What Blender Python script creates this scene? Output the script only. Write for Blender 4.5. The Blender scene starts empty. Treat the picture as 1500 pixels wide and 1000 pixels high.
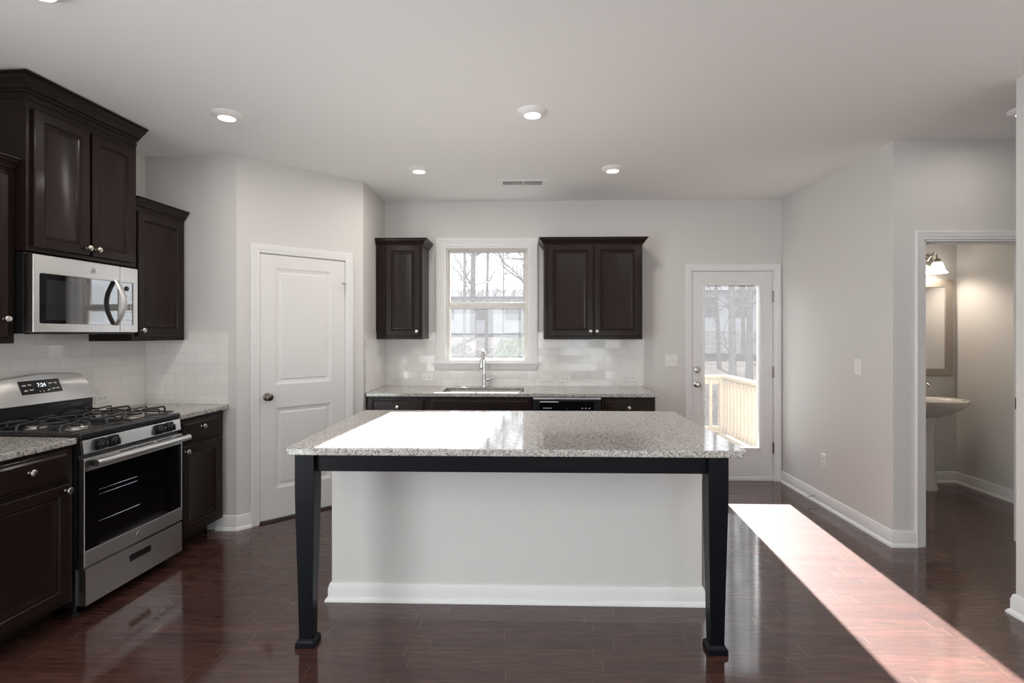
import bpy, bmesh, math, random
from math import sin, cos, pi, radians, atan2, hypot
from mathutils import Vector, Matrix
random.seed(7)
S = bpy.context.scene
C = S.collection

# ------------------------------------------------------------------ camera
cam_d = bpy.data.cameras.new('camera'); cam = bpy.data.objects.new('camera', cam_d); C.objects.link(cam)
cam_d.sensor_width = 36; cam_d.lens = 780 / 1500 * 36; cam_d.shift_y = -13 / 1500
cam.location = (0, 0, 1.445); cam.rotation_euler = (radians(90), 0, math.atan(22 / 780))
cam_d.clip_start = .05; cam_d.clip_end = 300
S.camera = cam

# ------------------------------------------------------------------ light and exposure
S.view_settings.view_transform = 'Standard'; S.view_settings.look = 'None'
S.view_settings.gamma = 1; S.view_settings.use_curve_mapping = False
S.view_settings.exposure = 0.24
S.cycles.max_bounces = 10; S.cycles.diffuse_bounces = 5; S.cycles.glossy_bounces = 5
S.cycles.transparent_max_bounces = 12; S.cycles.sample_clamp_indirect = 6
S.cycles.caustics_reflective = False; S.cycles.caustics_refractive = False
W = bpy.data.worlds.new('sky'); S.world = W; W.use_nodes = True
bg = W.node_tree.nodes['Background']; bg.inputs[0].default_value = (.88, .94, 1, 1); bg.inputs[1].default_value = 2.3
SUN_STRENGTH = 58
sd = bpy.data.lights.new('sun', 'SUN'); so = bpy.data.objects.new('sun', sd); C.objects.link(so)
sd.energy = SUN_STRENGTH; sd.angle = radians(.6); sd.color = (1, .97, .95)
so.rotation_euler = Vector((-.067, -1, -.45)).to_track_quat('-Z', 'Y').to_euler(); so.location = (1, 12, 9)
def area(name, loc, d, sx, sy, power, col=(1, 1, 1), shape='RECTANGLE'):
    l = bpy.data.lights.new(name, 'AREA'); o = bpy.data.objects.new(name, l); C.objects.link(o)
    l.shape = shape; l.size = sx; l.size_y = sy; l.energy = power; l.color = col
    o.location = loc; o.rotation_euler = Vector(d).to_track_quat('-Z', 'Z').to_euler(); return o
YR = -4.2   # inner face of the rear wall behind the camera
REAR = [(-2.5, -1.4, .6, 2.2), (-1.0, .6, .6, 2.2), (1.0, 2.3, .05, 2.2)]   # unseen rear windows added for fill light: x0,x1,z0,z1
for x0, x1, z0, z1 in REAR:
    area('daylight_fill', ((x0 + x1) / 2, YR - .1, (z0 + z1) / 2), (0, 1, .9), x1 - x0, z1 - z0, 5.5 * (x1 - x0) * (z1 - z0), (.93, .985, 1))  # lamp added at each rear window, tilted up toward the ceiling

SIDE = (-5.9, -3.2, .3, 2.4)    # unseen window added for fill light in the left wall behind the camera, in the frame of that wall
p_ = Vector((-2.81, 3.843, 0)) + Matrix.Rotation(radians(87), 3, 'Z') @ Vector((-4.55, .1, 1.35))
area('daylight_fill', p_, (1, .1, .35), 2.7, 2.1, 104, (.92, .985, 1))  # fill lamp at the added side window, lights the right wall

# ------------------------------------------------------------------ materials
def mat(name, col=(.8, .8, .8), rough=.5, metal=0, spec=.5, coat=0, coat_r=.05, emit=None, es=0):
    m = bpy.data.materials.new(name); m.use_nodes = True; b = m.node_tree.nodes['Principled BSDF']
    b.inputs['Base Color'].default_value = (*col, 1); b.inputs['Roughness'].default_value = rough
    b.inputs['Metallic'].default_value = metal; b.inputs['Specular IOR Level'].default_value = spec
    b.inputs['Coat Weight'].default_value = coat; b.inputs['Coat Roughness'].default_value = coat_r
    if emit: b.inputs['Emission Color'].default_value = (*emit, 1); b.inputs['Emission Strength'].default_value = es
    m['b'] = 1; return m
class N:
    def __init__(s, m): s.t = m.node_tree; s.b = s.t.nodes['Principled BSDF']
    def n(s, typ, **k):
        x = s.t.nodes.new(typ)
        for a, v in k.items():
            if a.startswith('i_'): x.inputs[int(a[2:])].default_value = v
            else: setattr(x, a, v)
        return x
    def l(s, a, b): s.t.links.new(a, b)
    def math(s, op, a, b=None):
        x = s.n('ShaderNodeMath', operation=op)
        for i, v in enumerate((a, b)):
            if v is None: continue
            if isinstance(v, (int, float)): x.inputs[i].default_value = v
            else: s.l(v, x.inputs[i])
        return x.outputs[0]
    def ramp(s, fac, stops, interp='LINEAR'):
        r = s.n('ShaderNodeValToRGB'); r.color_ramp.interpolation = interp
        e = r.color_ramp.elements
        while len(e) < len(stops): e.new(.5)
        for q, (p, c) in zip(e, stops): q.position = p; q.color = (*c, 1)
        s.l(fac, r.inputs[0]); return r.outputs[0]
    def mix(s, f, a, b, typ='MIX'):
        x = s.n('ShaderNodeMix', data_type='RGBA', blend_type=typ)
        for i, v in ((0, f), (6, a), (7, b)):
            if isinstance(v, (int, float)): x.inputs[i].default_value = v
            elif isinstance(v, tuple): x.inputs[i].default_value = (*v, 1)
            else: s.l(v, x.inputs[i])
        return x.outputs[2]
    def bump(s, h, strength=.2, dist=.01):
        x = s.n('ShaderNodeBump'); x.inputs['Strength'].default_value = strength; x.inputs['Distance'].default_value = dist
        s.l(h, x.inputs['Height']); s.l(x.outputs[0], s.b.inputs['Normal']); return x
    def obj(s): return s.n('ShaderNodeTexCoord').outputs['Object']
    def noise(s, v, scale, detail=3, rough=.5):
        x = s.n('ShaderNodeTexNoise'); x.inputs['Scale'].default_value = scale; x.inputs['Detail'].default_value = detail
        x.inputs['Roughness'].default_value = rough; s.l(v, x.inputs['Vector']); return x.outputs[0]
M = {}
def paint(k, col, rough=.6, b=.06):
    m = M[k] = mat(k, col, rough, spec=.3); n = N(m); v = n.obj()
    n.bump(n.noise(v, 220, 2), b, .002)
paint('wall_paint', (.72, .705, .685), .7)
paint('ceiling_paint', (.88, .88, .875), .85)
paint('trim_paint', (.86, .855, .85), .32, .01)
paint('door_paint', (.82, .81, .80), .36, .015)
M['vinyl'] = mat('vinyl', (.72, .695, .66), .4)
M['plastic'] = mat('plastic', (.86, .85, .83), .3)
M['slot'] = mat('slot', (.05, .05, .05), .6)
M['nickel'] = mat('nickel', (.62, .58, .53), .24, 1)
M['bronze'] = mat('bronze', (.2, .17, .15), .28, 1)
M['chrome'] = mat('chrome', (.75, .75, .76), .08, 1)
M['porcelain'] = mat('porcelain', (.83, .80, .76), .12, coat=.6)
M['black_metal'] = mat('black_metal', (.012, .012, .013), .28, coat=.3)
M['black_plastic'] = mat('black_plastic', (.013, .013, .014), .35)
M['cast_iron'] = mat('cast_iron', (.035, .034, .034), .38)
M['black_glass'] = mat('black_glass', (.006, .006, .007), .03, spec=.6)
M['mirror_glass_dark'] = mat('mirror_glass_dark', (.006, .006, .007), .02); M['mirror_glass_dark'].node_tree.nodes['Principled BSDF'].inputs['IOR'].default_value = 2.5
M['inner_glass'] = mat('inner_glass', (.03, .03, .032), .03); M['inner_glass'].node_tree.nodes['Principled BSDF'].inputs['IOR'].default_value = 2.3
M['print'] = mat('print', (.7, .7, .68), .5)
M['lit_digits'] = mat('lit_digits', (.8, .85, .9), .5, emit=(.8, .9, 1), es=1.2)
M['lamp_glow'] = mat('lamp_glow', (1, 1, 1), .5, emit=(1, .93, .84), es=9)
M['shade_glow'] = mat('shade_glow', (1, .97, .92), .4, emit=(1, .92, .8), es=4.5)
M['mirror'] = mat('mirror', (.9, .9, .9), .015, 1)
M['burner_metal'] = mat('burner_metal', (.62, .58, .53), .35, 1)
# dark stained cabinet wood
m = M['espresso'] = mat('espresso', (.016, .010, .008), .36, spec=.14, coat=.12, coat_r=.14); n = N(m); v = n.obj()
mp = n.n('ShaderNodeMapping'); mp.inputs['Scale'].default_value = (60, 60, 3); n.l(v, mp.inputs[0])
g = n.noise(mp.outputs[0], 1.2, 4)
n.l(n.ramp(g, [(.3, (.014, .0082, .0066)), (.7, (.022, .013, .0105))]), n.b.inputs['Base Color'])
n.bump(g, .04, .003)
M['island_black'] = mat('island_black', (.0035, .0045, .0065), .36, spec=.16)
# brushed stainless
m = M['steel'] = mat('steel', (.72, .71, .70), .36, 1); n = N(m)
n.b.inputs['Anisotropic'].default_value = .8; n.b.inputs['Anisotropic Rotation'].default_value = .25
tg = n.n('ShaderNodeTangent', direction_type='RADIAL', axis='Z'); n.l(tg.outputs[0], n.b.inputs['Tangent'])

# granite
m = M['granite'] = mat('granite', (.7, .68, .65), .07, spec=.5); n = N(m); v = n.obj()
v1 = n.n('ShaderNodeTexVoronoi'); v1.inputs['Scale'].default_value = 240; n.l(v, v1.inputs['Vector'])
sep = n.n('ShaderNodeSeparateColor'); n.l(v1.outputs['Color'], sep.inputs[0])
c1 = n.ramp(sep.outputs[0], [(0, (.035, .032, .03)), (.17, (.10, .09, .085)), (.25, (.30, .27, .25)), (.36, (.45, .42, .39)), (.6, (.57, .545, .515)), (.85, (.70, .68, .65))], 'CONSTANT')
v2 = n.n('ShaderNodeTexVoronoi'); v2.inputs['Scale'].default_value = 115; n.l(v, v2.inputs['Vector'])
sep2 = n.n('ShaderNodeSeparateColor'); n.l(v2.outputs['Color'], sep2.inputs[0])
f2 = n.ramp(sep2.outputs[1], [(0, (1, 1, 1)), (.10, (0, 0, 0))], 'CONSTANT')
c2 = n.mix(f2, c1, (.06, .055, .05))
c3 = n.mix(.35, c2, n.ramp(n.noise(v, 95, 4, .7), [(.35, (.38, .35, .33)), (.6, (.66, .64, .61))]))
n.l(c3, n.b.inputs['Base Color'])
# subway tile (u = horizontal, v = height); one material per wall direction
def tile(k, horiz):
    m = M[k] = mat(k, (.8, .77, .73), .09, spec=.5, coat=.3, coat_r=.03); n = N(m)
    sx = n.n('ShaderNodeSeparateXYZ'); n.l(n.obj(), sx.inputs[0])
    cx = n.n('ShaderNodeCombineXYZ'); n.l(sx.outputs[horiz], cx.inputs[0]); n.l(sx.outputs[2], cx.inputs[1])
    def brick(c1, c2, mo):
        br = n.n('ShaderNodeTexBrick'); br.offset = .5; br.squash = 1
        for nm, vv in (('Color1', (*c1, 1)), ('Color2', (*c2, 1)), ('Mortar', (*mo, 1)), ('Scale', 1), ('Mortar Size', .0016), ('Mortar Smooth', .4), ('Brick Width', .1524), ('Row Height', .0762), ('Bias', 0)):
            br.inputs[nm].default_value = vv
        n.l(cx.outputs[0], br.inputs[0]); return br
    a = brick((.86, .84, .81), (.89, .87, .84), (.70, .67, .63)); n.l(a.outputs[0], n.b.inputs['Base Color'])
    t = brick((0, 0, 0), (1, 1, 1), (.5, .5, .5))            # every tile sits very slightly out of plane
    inv = n.math('SUBTRACT', 1.0, a.outputs[1])
    wav = n.noise(cx.outputs[0], 9, 1)
    h = n.math('ADD', n.math('MULTIPLY', inv, 1.0), n.math('MULTIPLY', wav, .35))
    bp = n.bump(h, .3, .0008)
    f1 = n.n('ShaderNodeSeparateColor'); n.l(t.outputs[0], f1.inputs[0]); a1 = n.math('SUBTRACT', f1.outputs[0], .5)
    a2 = n.math('SUBTRACT', n.math('FRACT', n.math('MULTIPLY', f1.outputs[0], 17.31)), .5)
    cv = n.n('ShaderNodeCombineXYZ')
    for i, q in enumerate((a1, a1, a2)): n.l(n.math('MULTIPLY', q, .06), cv.inputs[i])
    ge = n.n('ShaderNodeNewGeometry'); va = n.n('ShaderNodeVectorMath', operation='ADD'); n.l(ge.outputs['Normal'], va.inputs[0]); n.l(cv.outputs[0], va.inputs[1])
    vn = n.n('ShaderNodeVectorMath', operation='NORMALIZE'); n.l(va.outputs[0], vn.inputs[0]); n.l(vn.outputs[0], bp.inputs['Normal'])
    n.l(n.ramp(a.outputs[1], [(0, (.08,) * 3), (1, (.5,) * 3)]), n.b.inputs['Roughness'])
tile('tile', 0)
# plank floor
m = M['floor'] = mat('floor', (.05, .02, .015), .3, spec=.11, coat=1, coat_r=.09); n = N(m); n.b.inputs['Coat IOR'].default_value = 1.6
sx = n.n('ShaderNodeSeparateXYZ'); n.l(n.obj(), sx.inputs[0])
row = n.math('DIVIDE', sx.outputs[1], .0762); ri = n.math('FLOOR', row)
wn = n.n('ShaderNodeTexWhiteNoise', noise_dimensions='1D'); n.l(ri, wn.inputs['W'])
px = n.math('DIVIDE', n.math('ADD', sx.outputs[0], n.math('MULTIPLY', wn.outputs[0], 7.3)), .85); pi_ = n.math('FLOOR', px)
idv = n.n('ShaderNodeCombineXYZ'); n.l(ri, idv.inputs[0]); n.l(pi_, idv.inputs[1])
wn2 = n.n('ShaderNodeTexWhiteNoise', noise_dimensions='2D'); n.l(idv.outputs[0], wn2.inputs['Vector'])
fr = n.math('FRACT', row); fx = n.math('FRACT', px)
seam_y = n.math('LESS_THAN', n.math('MINIMUM', fr, n.math('SUBTRACT', 1.0, fr)), .008)
seam_x = n.math('LESS_THAN', n.math('MINIMUM', fx, n.math('SUBTRACT', 1.0, fx)), .0009)
mp = n.n('ShaderNodeMapping'); mp.inputs['Scale'].default_value = (3, 28, 1); n.l(n.obj(), mp.inputs[0])
ad = n.n('ShaderNodeVectorMath', operation='ADD'); n.l(mp.outputs[0], ad.inputs[0]); n.l(wn2.outputs['Color'], ad.inputs[1])
gr = n.noise(ad.outputs[0], 2.2, 5, .6)
base = n.mix(wn2.outputs['Value'], (.062, .025, .019), (.104, .043, .033))
base = n.mix(n.ramp(gr, [(.35, (0, 0, 0)), (.7, (1, 1, 1))]), base, (.036, .015, .012), 'MIX')
x = n.t.nodes[-1]
dark = n.mix(n.math('MULTIPLY', seam_y, .65), base, (.012, .006, .005))
n.l(n.mix(seam_x, dark, (.22, .155, .135)), n.b.inputs['Base Color'])  # end joints coloured pale to imitate light off their bevels
n.l(n.ramp(gr, [(.3, (.50,) * 3), (.7, (.62,) * 3)]), n.b.inputs['Roughness'])
hh = n.math('SUBTRACT', n.math('MULTIPLY', wn2.outputs['Value'], .25), n.math('MAXIMUM', seam_y, seam_x))
n.bump(hh, .05, .002)
# window glass: clear with a faint white scatter that imitates glare
def glass(k, haze, refl=1.0):
    m = bpy.data.materials.new(k); m.use_nodes = True; t = m.node_tree; t.nodes.clear()
    o = t.nodes.new('ShaderNodeOutputMaterial'); tr = t.nodes.new('ShaderNodeBsdfTransparent'); gl = t.nodes.new('ShaderNodeBsdfGlossy')
    gl.inputs['Roughness'].default_value = .01
    lw = t.nodes.new('ShaderNodeLayerWeight'); lw.inputs[0].default_value = .5      # Schlick reflectance, the same from both faces
    pw = t.nodes.new('ShaderNodeMath'); pw.operation = 'POWER'; pw.inputs[1].default_value = 5; t.links.new(lw.outputs['Facing'], pw.inputs[0])
    fr = t.nodes.new('ShaderNodeMath'); fr.operation = 'MULTIPLY_ADD'; fr.inputs[1].default_value = .94; fr.inputs[2].default_value = .04; t.links.new(pw.outputs[0], fr.inputs[0])
    di = t.nodes.new('ShaderNodeBsdfTranslucent'); di.inputs[0].default_value = (.9, .92, .95, 1)
    a = t.nodes.new('ShaderNodeMixShader'); a.inputs[0].default_value = haze; b = t.nodes.new('ShaderNodeMixShader')
    t.links.new(tr.outputs[0], a.inputs[1]); t.links.new(di.outputs[0], a.inputs[2])
    t.links.new(fr.outputs[0], b.inputs[0]); t.links.new(a.outputs[0], b.inputs[1]); t.links.new(gl.outputs[0], b.inputs[2])
    t.links.new(b.outputs[0], o.inputs[0]); M[k] = m; return m
glass('window_glass', .010)
m = glass('oven_glass', .0); [setattr(q.inputs[0], 'default_value', (.72, .72, .74, 1)) for q in m.node_tree.nodes if q.type == 'BSDF_TRANSPARENT']
# outdoors
def blotch(k, a, b, scale, rough=.9):
    m = M[k] = mat(k, a, rough, spec=.0); n = N(m); v = n.obj()
    n.l(n.ramp(n.noise(v, scale, 6, .7), [(.3, a), (.7, b)]), n.b.inputs['Base Color'])
blotch('leaf_litter', (.022, .021, .020), (.060, .056, .053), 1.8)
blotch('bark', (.06, .057, .055), (.12, .115, .11), 9)
blotch('pine', (.17, .143, .098), (.22, .186, .132), 6, .6)
blotch('fence_wood', (.15, .147, .145), (.22, .215, .21), 2.5)
blotch('siding', (.22, .225, .235), (.28, .285, .3), 1)
blotch('roof', (.08, .08, .085), (.12, .12, .125), 3)
blotch('leaf', (.05, .08, .04), (.11, .15, .08), 3)
blotch('twig', (.06, .053, .048), (.12, .107, .095), 8)

# ------------------------------------------------------------------ mesh building
class MB:
    def __init__(s): s.v = []; s.f = []
    def box(s, x0, x1, y0, y1, z0, z1):
        if x0 > x1: x0, x1 = x1, x0
        if y0 > y1: y0, y1 = y1, y0
        if z0 > z1: z0, z1 = z1, z0
        b = len(s.v)
        s.v += [(x, y, z) for z in (z0, z1) for x, y in ((x0, y0), (x1, y0), (x1, y1), (x0, y1))]
        s.f += [tuple(b + i for i in q) for q in ((3, 2, 1, 0), (4, 5, 6, 7), (0, 1, 5, 4), (1, 2, 6, 5), (2, 3, 7, 6), (3, 0, 4, 7))]
        return s
    def loft(s, loops, cap0=True, cap1=True, closed=True):
        b = len(s.v); n = len(loops[0])
        for lp in loops: s.v += [tuple(p) for p in lp]
        for k in range(len(loops) - 1):
            for j in range(n if closed else n - 1):
                j2 = (j + 1) % n; s.f.append((b + k * n + j, b + k * n + j2, b + (k + 1) * n + j2, b + (k + 1) * n + j))
        if cap0: s.f.append(tuple(b + j for j in reversed(range(n))))
        if cap1: s.f.append(tuple(b + (len(loops) - 1) * n + j for j in range(n)))
        return s
    def prism(s, poly, z0, z1, axis='z'):
        mp = {'z': lambda a, b, c: (a, b, c), 'y': lambda a, b, c: (a, c, b), 'x': lambda a, b, c: (c, a, b)}[axis]
        return s.loft([[mp(a, b, z0) for a, b in poly], [mp(a, b, z1) for a, b in poly]])
    def rings(s, x0, x1, z0, z1, prof, cap=True):      # nested rectangles facing -y; prof = [(inset, y)]
        return s.loft([[(x0 + i, y, z0 + i), (x1 - i, y, z0 + i), (x1 - i, y, z1 - i), (x0 + i, y, z1 - i)] for i, y in prof], True, cap)
    def lathe(s, prof, n=20, c=(0, 0, 0), axis='z', cap0=True, cap1=True):   # prof = [(r, h)]
        ax = {'z': lambda a, b, h: (c[0] + a, c[1] + b, c[2] + h), 'y': lambda a, b, h: (c[0] + a, c[1] - h, c[2] + b), 'x': lambda a, b, h: (c[0] + h, c[1] + a, c[2] + b)}[axis]
        return s.loft([[ax(r * cos(2 * pi * k / n), r * sin(2 * pi * k / n), h) for k in range(n)] for r, h in prof], cap0, cap1)
    def tube(s, pts, r, n=8, caps=True):
        pts = [Vector(p) for p in pts]; loops = []
        rs = r if isinstance(r, (list, tuple)) else [r] * len(pts)
        t0 = (pts[1] - pts[0]).normalized(); up = Vector((0, 0, 1)) if abs(t0.z) < .9 else Vector((1, 0, 0))
        nx = t0.cross(up).normalized()
        for i, p in enumerate(pts):
            a = pts[max(0, i - 1)]; b = pts[min(len(pts) - 1, i + 1)]; t = (b - a).normalized()
            nx = (nx - t * nx.dot(t)).normalized(); ny = t.cross(nx)
            loops.append([p + (nx * cos(2 * pi * k / n) + ny * sin(2 * pi * k / n)) * rs[i] for k in range(n)])
        return s.loft(loops, caps, caps)
    def sweep(s, path, prof, mp, closed=False):        # path 2-D, prof [(offset to the left, h)], mp(a, b, h) -> xyz
        P = [Vector(p) for p in path]; n = len(P); loops = []
        for i in range(n):
            d0 = (P[i] - P[i - 1]).normalized() if (i > 0 or closed) else None
            d1 = (P[(i + 1) % n] - P[i]).normalized() if (i < n - 1 or closed) else None
            d0 = d0 or d1; d1 = d1 or d0
            n0 = Vector((-d0.y, d0.x)); n1 = Vector((-d1.y, d1.x)); m_ = (n0 + n1); m_ = m_ / max(.2, m_.dot(n0)) if m_.length > 1e-6 else n0
            loops.append([mp(P[i].x + m_.x * o, P[i].y + m_.y * o, h) for o, h in prof])
        if closed: loops.append(loops[0])
        return s.loft(loops, not closed, not closed)
    def add(s, o, mtx):
        b = len(s.v); s.v += [tuple(mtx @ Vector(p)) for p in o.v]; s.f += [tuple(b + i for i in q) for q in o.f]; return s

class Frame:
    def __init__(s, ox, oy, deg): s.o = Vector((ox, oy, 0)); s.a = radians(deg); s.R = Matrix.Rotation(s.a, 3, 'Z')
    def w(s, p): return s.o + s.R @ Vector(p)
WORLD = Frame(0, 0, 0)
LEFT = Frame(-2.81, 3.843, 87)          # x runs along the wall to the pantry corner, the front faces -y
BACK = Frame(0, 5.255, 0)
PANTRY = Frame(-2.127, 3.843, 45)
RIGHT = Frame(2.475, 0, -90)            # x = -Y
RETURN = Frame(0, 3.843, 0)
PRET = Frame(-1.413, 0, 90)             # pantry side wall facing +x; x = Y

def mesh(name, mb, material, base=(0, 0, 0), smooth=None, bevel=0, seg=2):
    me = bpy.data.meshes.new(name); bx = Vector(base)
    me.from_pydata([tuple(Vector(p) - bx) for p in mb.v], [], mb.f)
    bm = bmesh.new(); bm.from_mesh(me); bmesh.ops.recalc_face_normals(bm, faces=bm.faces); bm.to_mesh(me); bm.free()
    me.materials.append(M[material] if isinstance(material, str) else material)
    if smooth:
        for p in me.polygons: p.use_smooth = True
        me.set_sharp_from_angle(angle=radians(smooth))
    o = bpy.data.objects.new(name, me); C.objects.link(o)
    if bevel:
        b = o.modifiers.new('edge', 'BEVEL'); b.width = bevel; b.segments = seg; b.limit_method = 'ANGLE'; b.angle_limit = radians(40)
        b.harden_normals = False
    return o
def tag(o, label=None, cat=None, group=None, kind=None):
    for k, v in (('label', label), ('category', cat), ('group', group), ('kind', kind)):
        if v: o[k] = v
    return o
class Thing:
    def __init__(s, name, label, cat, frame, base, group=None, kind=None):
        s.e = bpy.data.objects.new(name, None); C.objects.link(s.e); s.f = frame; s.base = Vector(base)
        s.e.location = frame.w(base); s.e.rotation_euler = (0, 0, frame.a); s.e.empty_display_size = .1
        tag(s.e, label, cat, group, kind)
    def part(s, name, mb, material, parent=None, smooth=None, bevel=0, seg=2, label=None):
        o = mesh(name, mb, material, s.base, smooth, bevel, seg); o.parent = parent or s.e
        if label: o['label'] = label
        return o
def solo(name, mb, material, frame, base, label=None, cat=None, group=None, kind=None, **k):   # a thing that is one mesh
    o = mesh(name, mb, material, base, **k); o.location = frame.w(base); o.rotation_euler = (0, 0, frame.a)
    return tag(o, label, cat, group, kind)
def struct(name, mb, material, frame=WORLD, **k): return solo(name, mb, material, frame, (0, 0, 0), kind='structure', **k)
def text_mb(txt, size, place, depth=.0006):      # built-in lettering turned into a mesh; place(x, y, h) -> xyz
    cu = bpy.data.curves.new('lettering', 'FONT'); cu.body = txt; cu.size = size; cu.align_x = 'CENTER'; cu.align_y = 'CENTER'; cu.extrude = depth / 2
    o = bpy.data.objects.new('lettering', cu); C.objects.link(o)
    bpy.context.view_layer.update(); me = o.evaluated_get(bpy.context.evaluated_depsgraph_get()).to_mesh()
    mb = MB(); mb.v = [place(*v.co) for v in me.vertices]; mb.f = [tuple(p.vertices) for p in me.polygons]
    bpy.data.objects.remove(o); bpy.data.curves.remove(cu); return mb
def rrect(x0, x1, y0, y1, r, n=5):
    out = []
    for cx, cy, a in ((x1 - r, y1 - r, 0), (x0 + r, y1 - r, 90), (x0 + r, y0 + r, 180), (x1 - r, y0 + r, 270)):
        for k in range(n + 1):
            t = radians(a + 90 * k / n); out.append((cx + r * cos(t), cy + r * sin(t)))
    return out

# ------------------------------------------------------------------ the shell
H = 2.743; CR = (sin(radians(3)), cos(radians(3)))
def left_pt(s, d): p = LEFT.w((s, -d, 0)); return (p.x, p.y)
struct('floor', MB().box(-4.2, 4.8, YR - .15, 5.40, -.12, 0), 'floor')
struct('ceiling', MB().box(-4.2, 4.8, YR - .15, 5.40, H, H + .12), 'ceiling_paint')
WX0, WX1, WZ0, WZ1 = -.822, .027, 1.15, 2.30       # window opening
DX0, DX1, DZ1 = 1.603, 2.408, 2.055                # glazed door opening
b = MB()
for x0, x1, z0, z1 in ((-1.53, WX0, 0, H), (WX0, WX1, 0, WZ0), (WX0, WX1, WZ1, H), (WX1, DX0, 0, H), (DX0, DX1, DZ1, H), (DX1, 4.3, 0, H)):
    b.box(x0, x1, 5.255, 5.405, z0, z1)
struct('wall_back', b, 'wall_paint')
struct('wall_pantry_side', MB().prism([(-1.413, 4.557), (-1.413, 5.255), (-1.53, 5.255), (-1.53, 4.62)], 0, H), 'wall_paint')
PX0, PX1, PZ1 = .146, .856, 2.06                   # pantry door opening, in its own wall
b = MB(); L = hypot(.714, .714)
b.box(0, PX0, 0, .1, 0, H); b.box(PX1, L, 0, .1, 0, H); b.box(PX0, PX1, 0, .1, PZ1, H)
struct('wall_pantry', b, 'wall_paint', PANTRY)
struct('wall_pantry_return', MB().box(-3.0, -2.127, 3.843, 3.943, 0, H), 'wall_paint')
b = MB()
for x0, x1, z0, z1 in ((-8.2, SIDE[0], 0, H), (SIDE[0], SIDE[1], 0, SIDE[2]), (SIDE[0], SIDE[1], SIDE[3], H), (SIDE[1], .02, 0, H)): b.box(x0, x1, 0, .12, z0, z1)
struct('wall_left', b, 'wall_paint', LEFT)
struct('wall_right', MB().box(2.475, 2.595, 3.675, 5.255, 0, H), 'wall_paint')
QX0, QX1, QZ1 = 2.69, 3.384, 2.06                  # powder room doorway
b = MB()
for x0, x1, z0, z1 in ((2.595, QX0 - .018, 0, H), (QX1 + .018, 4.3, 0, H), (QX0 - .018, QX1 + .018, QZ1 + .016, H)): b.box(x0, x1, 3.675, 3.795, z0, z1)
struct('wall_powder_front', b, 'wall_paint')
struct('wall_powder_right', MB().box(4.14, 4.26, 3.795, 5.255, 0, H), 'wall_paint')
HWX, HWY = 2.505, 2.80
struct('wall_hall', MB().box(HWX, HWX + .12, YR, HWY, 0, H), 'wall_paint')
struct('wall_hall_end', MB().box(4.3, 4.42, 1.9, 3.795, 0, H), 'wall_paint')
struct('wall_hall_near', MB().box(HWX + .12, 4.3, 1.9, 2.02, 0, H), 'wall_paint')
b = MB(); xs = -4.1
for x0, x1, z0, z1 in REAR: b.box(xs, x0, YR - .15, YR, 0, H); b.box(x0, x1, YR - .15, YR, 0, z0); b.box(x0, x1, YR - .15, YR, z1, H); xs = x1
b.box(xs, 4.4, YR - .15, YR, 0, H); struct('wall_rear', b, 'wall_paint')

# baseboards
BB = [(0, 0), (.030, 0), (.030, .006), (.026, .016), (.018, .024), (.016, .026), (.016, .078), (.012, .088), (.012, .094), (.007, .104), (0, .106)]
def baseboard(side, path):       # room on the left of the path
    return struct('baseboard_' + side, MB().sweep(path, BB, lambda a, b_, h: (a, b_, h)), 'trim_paint', smooth=30)
pl_ = [left_pt(-1.735, 0), left_pt(-8.0, 0)]; baseboard('left', pl_)
baseboard('right', [(2.622, 3.675), (2.475, 3.675), (2.475, 5.237)])
baseboard('pantry', [(-2.127 + .096 * .7071, 3.843 + .096 * .7071), (-2.127, 3.843), (-2.27, 3.843)])
baseboard('pantry_corner', [(-1.413, 4.62), (-1.413, 4.557), (-2.127 + .926 * .7071, 3.843 + .926 * .7071)])
baseboard('powder', [(3.47, 3.795), (4.14, 3.795), (4.14, 5.255), (2.60, 5.255)])
baseboard('hall', [(HWX, YR), (HWX, HWY), (HWX + .12, HWY)])
baseboard('back', [(1.545, 5.255), (1.15, 5.255)])

# casings (path runs up, over and down; the moulding lies outside the opening)
def casing(n, x0, x1, z1, frame, w=.066, face=0.0):
    P = [(0.004, .0), (.0, .008), (.004, .011), (.018, .012), (.022, .015), (.040, .016), (.046, .019), (w - .004, .020), (w, .016), (w, 0)]
    b = MB().sweep([(x0, 0), (x0, z1), (x1, z1), (x1, 0)], P, lambda a, c, h: (a, face - h, c))
    return struct('trim_%d' % n, b, 'trim_paint', frame, smooth=25)
casing(1, PX0 + .012, PX1 - .012, PZ1 - .010, PANTRY)
casing(2, DX0 + .006, DX1 - .006, DZ1 - .006, BACK)
casing(3, QX0 - .012, QX1 + .012, QZ1 + .010, Frame(0, 3.675, 0), w=.058)
# jambs of the powder room doorway, with strike plate
b = MB(); b.box(QX0 - .018, QX0, 3.670, 3.80, 0, QZ1); b.box(QX1, QX1 + .018, 3.670, 3.80, 0, QZ1); b.box(QX0, QX1, 3.670, 3.80, QZ1, QZ1 + .016)
b.box(QX1 - .010, QX1, 3.72, 3.755, 0, QZ1); b.box(QX0, QX0 + .010, 3.72, 3.755, 0, QZ1); b.box(QX0, QX1, 3.72, 3.755, QZ1 - .010, QZ1)
tr = struct('trim_4', b, 'trim_paint')
sp = mesh('strike_plate', MB().box(QX1 - .002, QX1 + .001, 3.758, 3.79, .915, .995), 'bronze'); sp.parent = tr
sp = mesh('latch_hole', MB().box(QX1 - .0028, QX1 - .001, 3.766, 3.782, .94, .97), 'slot'); sp.parent = tr

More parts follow.
